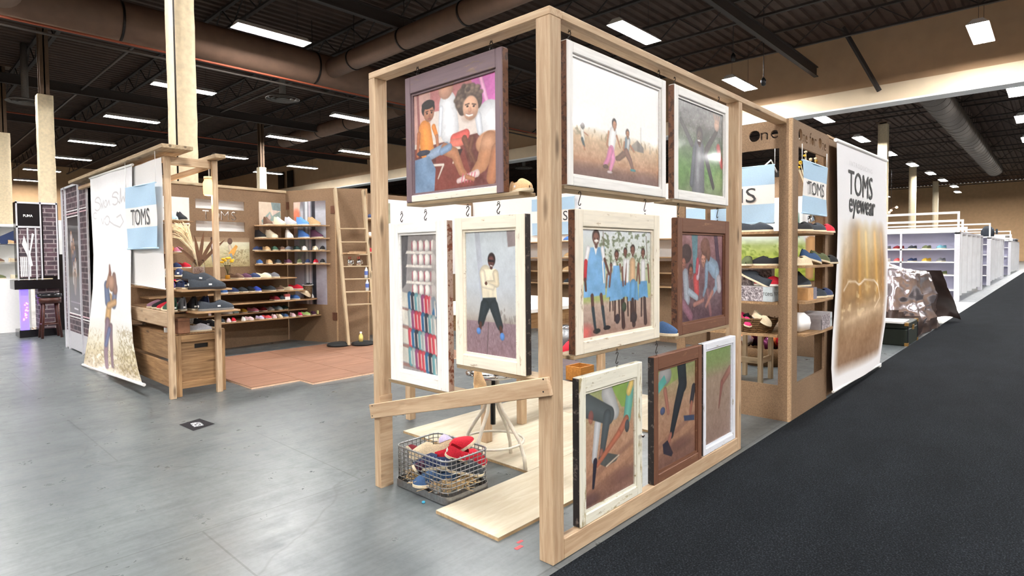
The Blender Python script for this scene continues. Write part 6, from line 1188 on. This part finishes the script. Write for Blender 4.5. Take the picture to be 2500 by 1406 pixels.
# white booth shelving at the edge of view, with pale boards
ws = thing('white_shelving','white booth shelving with shoes beyond the pylon','shelving',(-.9,13.2,0)); MB().box((-1.2,.3,0),(.9,.34,2.05)).build('back_board', WHITEP, ws); MB().box((-1.2,-.5,0),(.9,.3,1.0)).build('base_cabinet', WHITEP, ws)
for z in (1.28,1.62,1.98): MB().box((-1.2,-.2,z),(.9,.3,z+.03)).build('shelf', WHITEP, ws)
for z,nm,cs in ((1.65,'upper',('red','light grey','maroon','tan')),(1.31,'middle',('black','navy','brown','beige')),(1.0,'counter',('mustard','tan','olive','cream'))):
    for i,c in enumerate(cs): shoe(c,'slip',(-1.05+.3*i,12.98 if z>1.1 else 12.85,z+.001),.3,'%s shoe on the %s level of the white shelving beyond the pylon' % (c,nm),'shoes on the white shelving')
t = thing('blue_tent','small navy tent-shaped display on the white shelving','display',(-.38,13.05,1.65)); MB().add([(-.25,-.1,0),(.3,-.1,0),(.28,-.1,.30),(-.25,.12,0),(.3,.12,0),(.28,.12,.30)],[(0,1,2),(5,4,3),(0,2,5,3),(1,4,5,2),(0,3,4,1)]).build('cover', canvas('navy'), t); MB().bar((.28,-.1,.0),(.28,-.1,.3),.012,.012).build('pole', CHROME, t)
fp = thing('white_partition','plain white and black partition behind the brick-print panel','partition',(.5,12.4,0)); MB().box((-.2,0,1.45),(.5,.05,2.1)).build('white_board', WHITEP, fp); MB().box((-.2,0,0),(.5,.05,1.45)).build('black_board', BLK, fp)

# ================================================================== right: covered goods and silver booths
TARP = plain('silver_brown_tarp', C8(196,184,188), .2, .85, var=.2, scale=9, bmp=.5); TARB = plain('dark_brown_tarp', C8(70,56,52), .35, .2, var=.2, scale=6, bmp=.1)
from mathutils import noise as mnoise
tp = thing('covered_table','display table under a crumpled silver and brown tarpaulin at the carpet edge','covered table',(10.3,.75,0))
def fold(p): p = Vector(p); return (.5-abs(mnoise.noise(p*1.7)))*.16 + (.4-abs(mnoise.noise(p*4.1+Vector((3,1,2)))))*.07 + (.4-abs(mnoise.noise(p*9.)))*.025
def tarp_grid(fn, nu, nv):
    return [[fn(i/(nu-1),j/(nv-1)) for i in range(nu)] for j in range(nv)]
def shell(s, t_):
    """s around the table 0..1, t from the crest (0) down to the hem (1)"""
    a = s*2*math.pi; sq = lambda c: math.copysign(abs(c)**.55, c)
    hx, hy = 1.35, .62; top = 1.12+.12*math.cos(a-2.4)
    r = min(1., t_/.38); drop = max(0.,(t_-.38)/.62); fl = 1+.16*drop+.08*drop*math.sin(a*9+1.)
    x = sq(math.cos(a))*hx*r*fl; y = sq(math.sin(a))*hy*r*fl
    z = top*(1-.10*r*r)-(drop)*(top*.9-.004)
    f = fold((x,y,z+3)); n = Vector((math.cos(a),math.sin(a),.0)); k = (.4+drop)*(1-.5*max(0,drop-.7)/.3)
    return (x+n.x*f*k*1.3, y+n.y*f*k*1.3, max(.006,z+f*(1-drop)*.7))
g = tarp_grid(shell,140,60); ms, mk = MB(), MB(); ms.v = mk.v = [tuple(p) for r_ in g for p in r_]
for j in range(59):
    for i in range(139):
        q = g[j][i]; f_ = (j*140+i, j*140+i+1, (j+1)*140+i+1, (j+1)*140+i); k = ms if q[2] > .50+.28*math.sin(q[0]*2.1+q[1])+.12*(q[0]) else mk; k.f.append(f_); k.sm.append(True)
def cmp_(mb):
    u_ = sorted({i for f in mb.f for i in f}); ix = {a:b for b,a in enumerate(u_)}; o_ = MB(); o_.v = [mb.v[i] for i in u_]; o_.f = [tuple(ix[i] for i in f) for f in mb.f]; o_.sm = mb.sm; return o_
cmp_(ms).build('silver_top', TARP, tp); cmp_(mk).build('brown_skirt', TARB, tp); MB().box((-1.0,-.35,0),(1.0,.35,.9)).build('table_body', PBOARD, tp)
m = MB(); fl_ = []
for j in range(16):
    r_ = []
    for i in range(16):
        s,t_ = i/15,j/15; x = 1.2+.5*t_+.25*s; y = -.55-.25*t_*(1-s)+.5*(s-.5); z = 1.0-.95*t_; f = fold((x*1.5,y,z)); r_.append((x+f,y+f*.6,max(.01,z+.05*math.sin(s*5)*t_)))
    fl_.append(r_)
m.grid(fl_); m.build('loose_flap', TARB, tp)
tr = thing('black_trunk','dark green travelling trunk with brass corners by the covered table','trunk',(8.5,.35,0)); TG = plain('dark_green_leather', C8(30,40,34), .5); BRA = plain('brass_corner', C8(190,150,90), .35, .8); MB().box((-.42,-.38,0),(.42,.4,.24)).build('body', TG, tr, bevel=.01); MB().box((-.42,-.38,.245),(.42,.4,.33)).build('lid', TG, tr, bevel=.01)
for x in (-.41,.37):
    for z in (.0,.29): MB().box((x-.012,-.388,z),(x+.052,-.34,z+.045)).build('brass_corner', BRA, tr)
    MB().box((x-.005,-.384,0),(x+.045,-.38,.33)).build('strap', BLK, tr)
MB().box((-.05,-.392,.21),(.05,-.379,.28)).build('clasp', BRA, tr)
t = thing('grey_lid','rounded grey board leaning behind the trunk','board',(8.4,.78,.33)); poly = [(-.3,0),(.3,0),(.34,.25),(.30,.5),(.18,.66),(-.3,.66)]; m = MB().add([(x,-.01,z) for x,z in poly]+[(x,.02,z) for x,z in poly],[(0,1,2,3,4,5),(11,10,9,8,7,6)]+[(i,(i+1)%6,6+(i+1)%6,6+i) for i in range(6)]); m.build('panel', plain('grey_green_felt', C8(140,136,124), .9), t, fix=True); MB().tube([(x,.005,z) for x,z in poly],.012,6,closed=True).build('rim', METALD, t)
t = thing('white_board','white slab lying on the trunk','board',(8.15,.3,.331)); MB().box((-.2,-.3,0),(.25,.3,.03)).build('slab', WHITEP, t, bevel=.004); MB().box((-.2,-.301,.012),(.25,-.3,.018)).build('edge_line', GALV, t)
tag(MB().box((11.6,-.03,.0008),(17.5,.9,.006)).build('white_floor_sheet', WHITEP),'white floor sheet between the covered table and the silver booth','floor sheet')
# silver booths
LIL = plain('lilac_back_panel', C8(196,194,220), .6, var=.03, scale=4)
def corr(x0,x1,y,z0,z1,n):
    pts = []; 
    for i in range(n*6+1): a = i/6*2*math.pi; pts.append((x0+(x1-x0)*i/(n*6), y-.09*math.sin(a)))
    return MB().grid([[(x,yy,z0) for x,yy in pts],[(x,yy,z1) for x,yy in pts]])
def booth(x0, x1, label, ncor, ylen, shelves, tall=1.85, y=.42):
    t = thing('silver_booth', label, 'booth', (x0,y,0))
    m = corr(0,x1-x0,-.03,.16,tall-.02,ncor); m.build('corrugated_panel', GALVB, t)
    for x in (0,x1-x0): MB().box((x-.05,-.10,0),(x+.05,.02,tall)).build('post', SILV, t)
    MB().box((-.05,-.10,tall-.04),(x1-x0+.05,.02,tall+.02)).build('top_rail', SILV, t); MB().box((-.04,.0,tall),(.5,ylen,tall+.05)).build('top_shelf', WHITEP, t); MB().box((.45,.0,0),(.48,ylen,tall)).build('back_panel', LIL, t)
    for z in shelves: MB().box((-.05,.02,z-.03),(.45,ylen,z)).build('shelf', WHITEP, t)
    k = 1.2
    while k < ylen: MB().box((-.05,k,0),(-.01,k+.05,tall)).build('upright', SILV, t); k += 1.2
    for zz,xx in ((tall+.50,0),(tall+.32,.9),(tall+.14,1.8)):
        MB().box((xx,-.08,zz),(xx+.05,ylen,zz+.06)).build('overhead_tube', WHITEP, t); MB().box((xx,-.08,tall),(xx+.05,-.03,zz)).build('tube_post', WHITEP, t)
    return t
GALVB = plain('bright_corrugated_metal', C8(240,243,248), .35, .15, var=.06, scale=3)
booth(17.6,23.9,'nearest silver booth with corrugated side and lilac shelves full of shoes',5,6.,(.32,.72,1.07,1.42)); booth(27.2,34.5,'second silver booth beyond a gap, with corrugated side',5,5.,(.4,.8,1.2,1.6)); booth(40.,49.,'third silver booth far along the carpet, with pale side panel',6,5.,(.5,1.0,1.5))
random.seed(12); cs = ['charcoal','coral','teal','mustard','light grey','maroon','white','olive','navy','beige','grey','pale blue']
for z,nm in ((1.42,'top'),(1.07,'second'),(.72,'third')):
    for i in range(8):
        c = cs[(i*5+int(z*10))%12]; n1 = cs[((i-1)*5+int(z*10))%12]; shoe(c,'slip',(17.78,.75+i*.33,z),2.6+random.uniform(-.3,.3),'%s shoe on the %s shelf of the nearest silver booth, after %s' % (c,nm,n1),'shoes in the nearest silver booth',scale=1.25)
for z,nm in ((1.6,'top'),(1.2,'second'),(.8,'third')):
    for i in range(2): c = ('tan','brown','grey','black','beige','white')[(i+int(z*10))%6]; shoe(c,'slip',(27.35,.72+i*.4,z),2.8,'%s shoe on the %s shelf of the second silver booth' % (c,nm),'shoes in the second silver booth',scale=1.3)
t = thing('backpack','dark navy backpack on top of the second silver booth','backpack',(28.2,.5,1.90)); MB().lathe([(0,0),(.2,.02),(.22,.15),(.2,.3),(.1,.42),(0,.44)],16).build('bag', canvas('charcoal'), t); MB().box((-.1,-.31,.1),(.1,-.25,.3)).build('pocket', canvas('charcoal'), t)
t = thing('tote_bag','pale canvas bag on the lowest shelf of the second silver booth','bag',(27.45,.8,.4)); MB().lathe([(0,0),(.18,0),(.22,.16),(.14,.30),(.12,.31),(0,.26)],14).build('bag', canvas('beige'), t); MB().tube([(-.1,0,.28),(-.06,0,.4),(.06,0,.4),(.1,0,.28)],.012,6).build('handle', canvas('tan'), t)
# far booths along the carpet and behind
for x,y,w,d,h,c,lab in ((52,1.2,5,5,2.4,'white','plain white booth block far along the carpet'),(60,1.0,4,5,2.2,'grey','plain grey booth block far along the carpet'),(30,10,8,6,2.0,'beige','low beige booth block behind the silver booths'),(44,12,8,8,2.2,'light grey','light grey booth block far behind the silver booths')):
    t = thing('far_booth', lab, 'booth', (x,y,0)); MB().box((0,0,0),(w,.08,h)).build('side_wall', canvas(c) if c!='white' else WHITEP, t); MB().box((0,.08,0),(.08,d,h)).build('front_wall', canvas(c) if c!='white' else WHITEP, t); MB().box((-.05,-.05,h),(w+.05,.12,h+.06)).build('cap_rail', SILV, t); MB().box((-.05,.12,h),(.12,d,h+.06)).build('cap_rail', SILV, t)
for x,y,w,h,c,lab in ((2.5,22,4.5,2.6,'tan','tan booth wall far behind the shoe wall'),(-2.2,26,3.2,2.2,'beige','beige booth wall beyond the white shelving'),(9.5,26,6,2.3,'brown','brown booth wall far behind, before the soffit')):
    t = thing('far_booth', lab, 'booth', (x,y,0)); MB().box((0,0,0),(w,.1,h)).build('wall', canvas(c), t); MB().box((-.05,-.03,h),(w+.05,.13,h+.06)).build('cap_rail', SILV, t)
# string of warm bulbs far behind the silver booths
random.seed(6); t = thing('light_string','string of small warm bulbs hanging far behind the silver booths','lights',(40,8.2,4.6))
for k in range(16): q = (k*.9,.4*math.sin(k*1.7),.25*math.sin(k*2.3)); MB().lathe([(0,.10),(.09,.05),(.10,-.04),(0,-.1)],8,q).build('bulb', emit('warm_bulb',(1,.5,.25),9.), t)
MB().tube([(k*.9,.4*math.sin(k*1.7),.12+.25*math.sin(k*2.3)) for k in range(16)],.02,5).build('wire', BLACK, t)
for k in (0,15): MB().tube([(k*.9,.4*math.sin(k*1.7),.1),(k*.9,.4*math.sin(k*1.7),ZC-4.6)],.015,5).build('hanging_wire', BLACK, t)
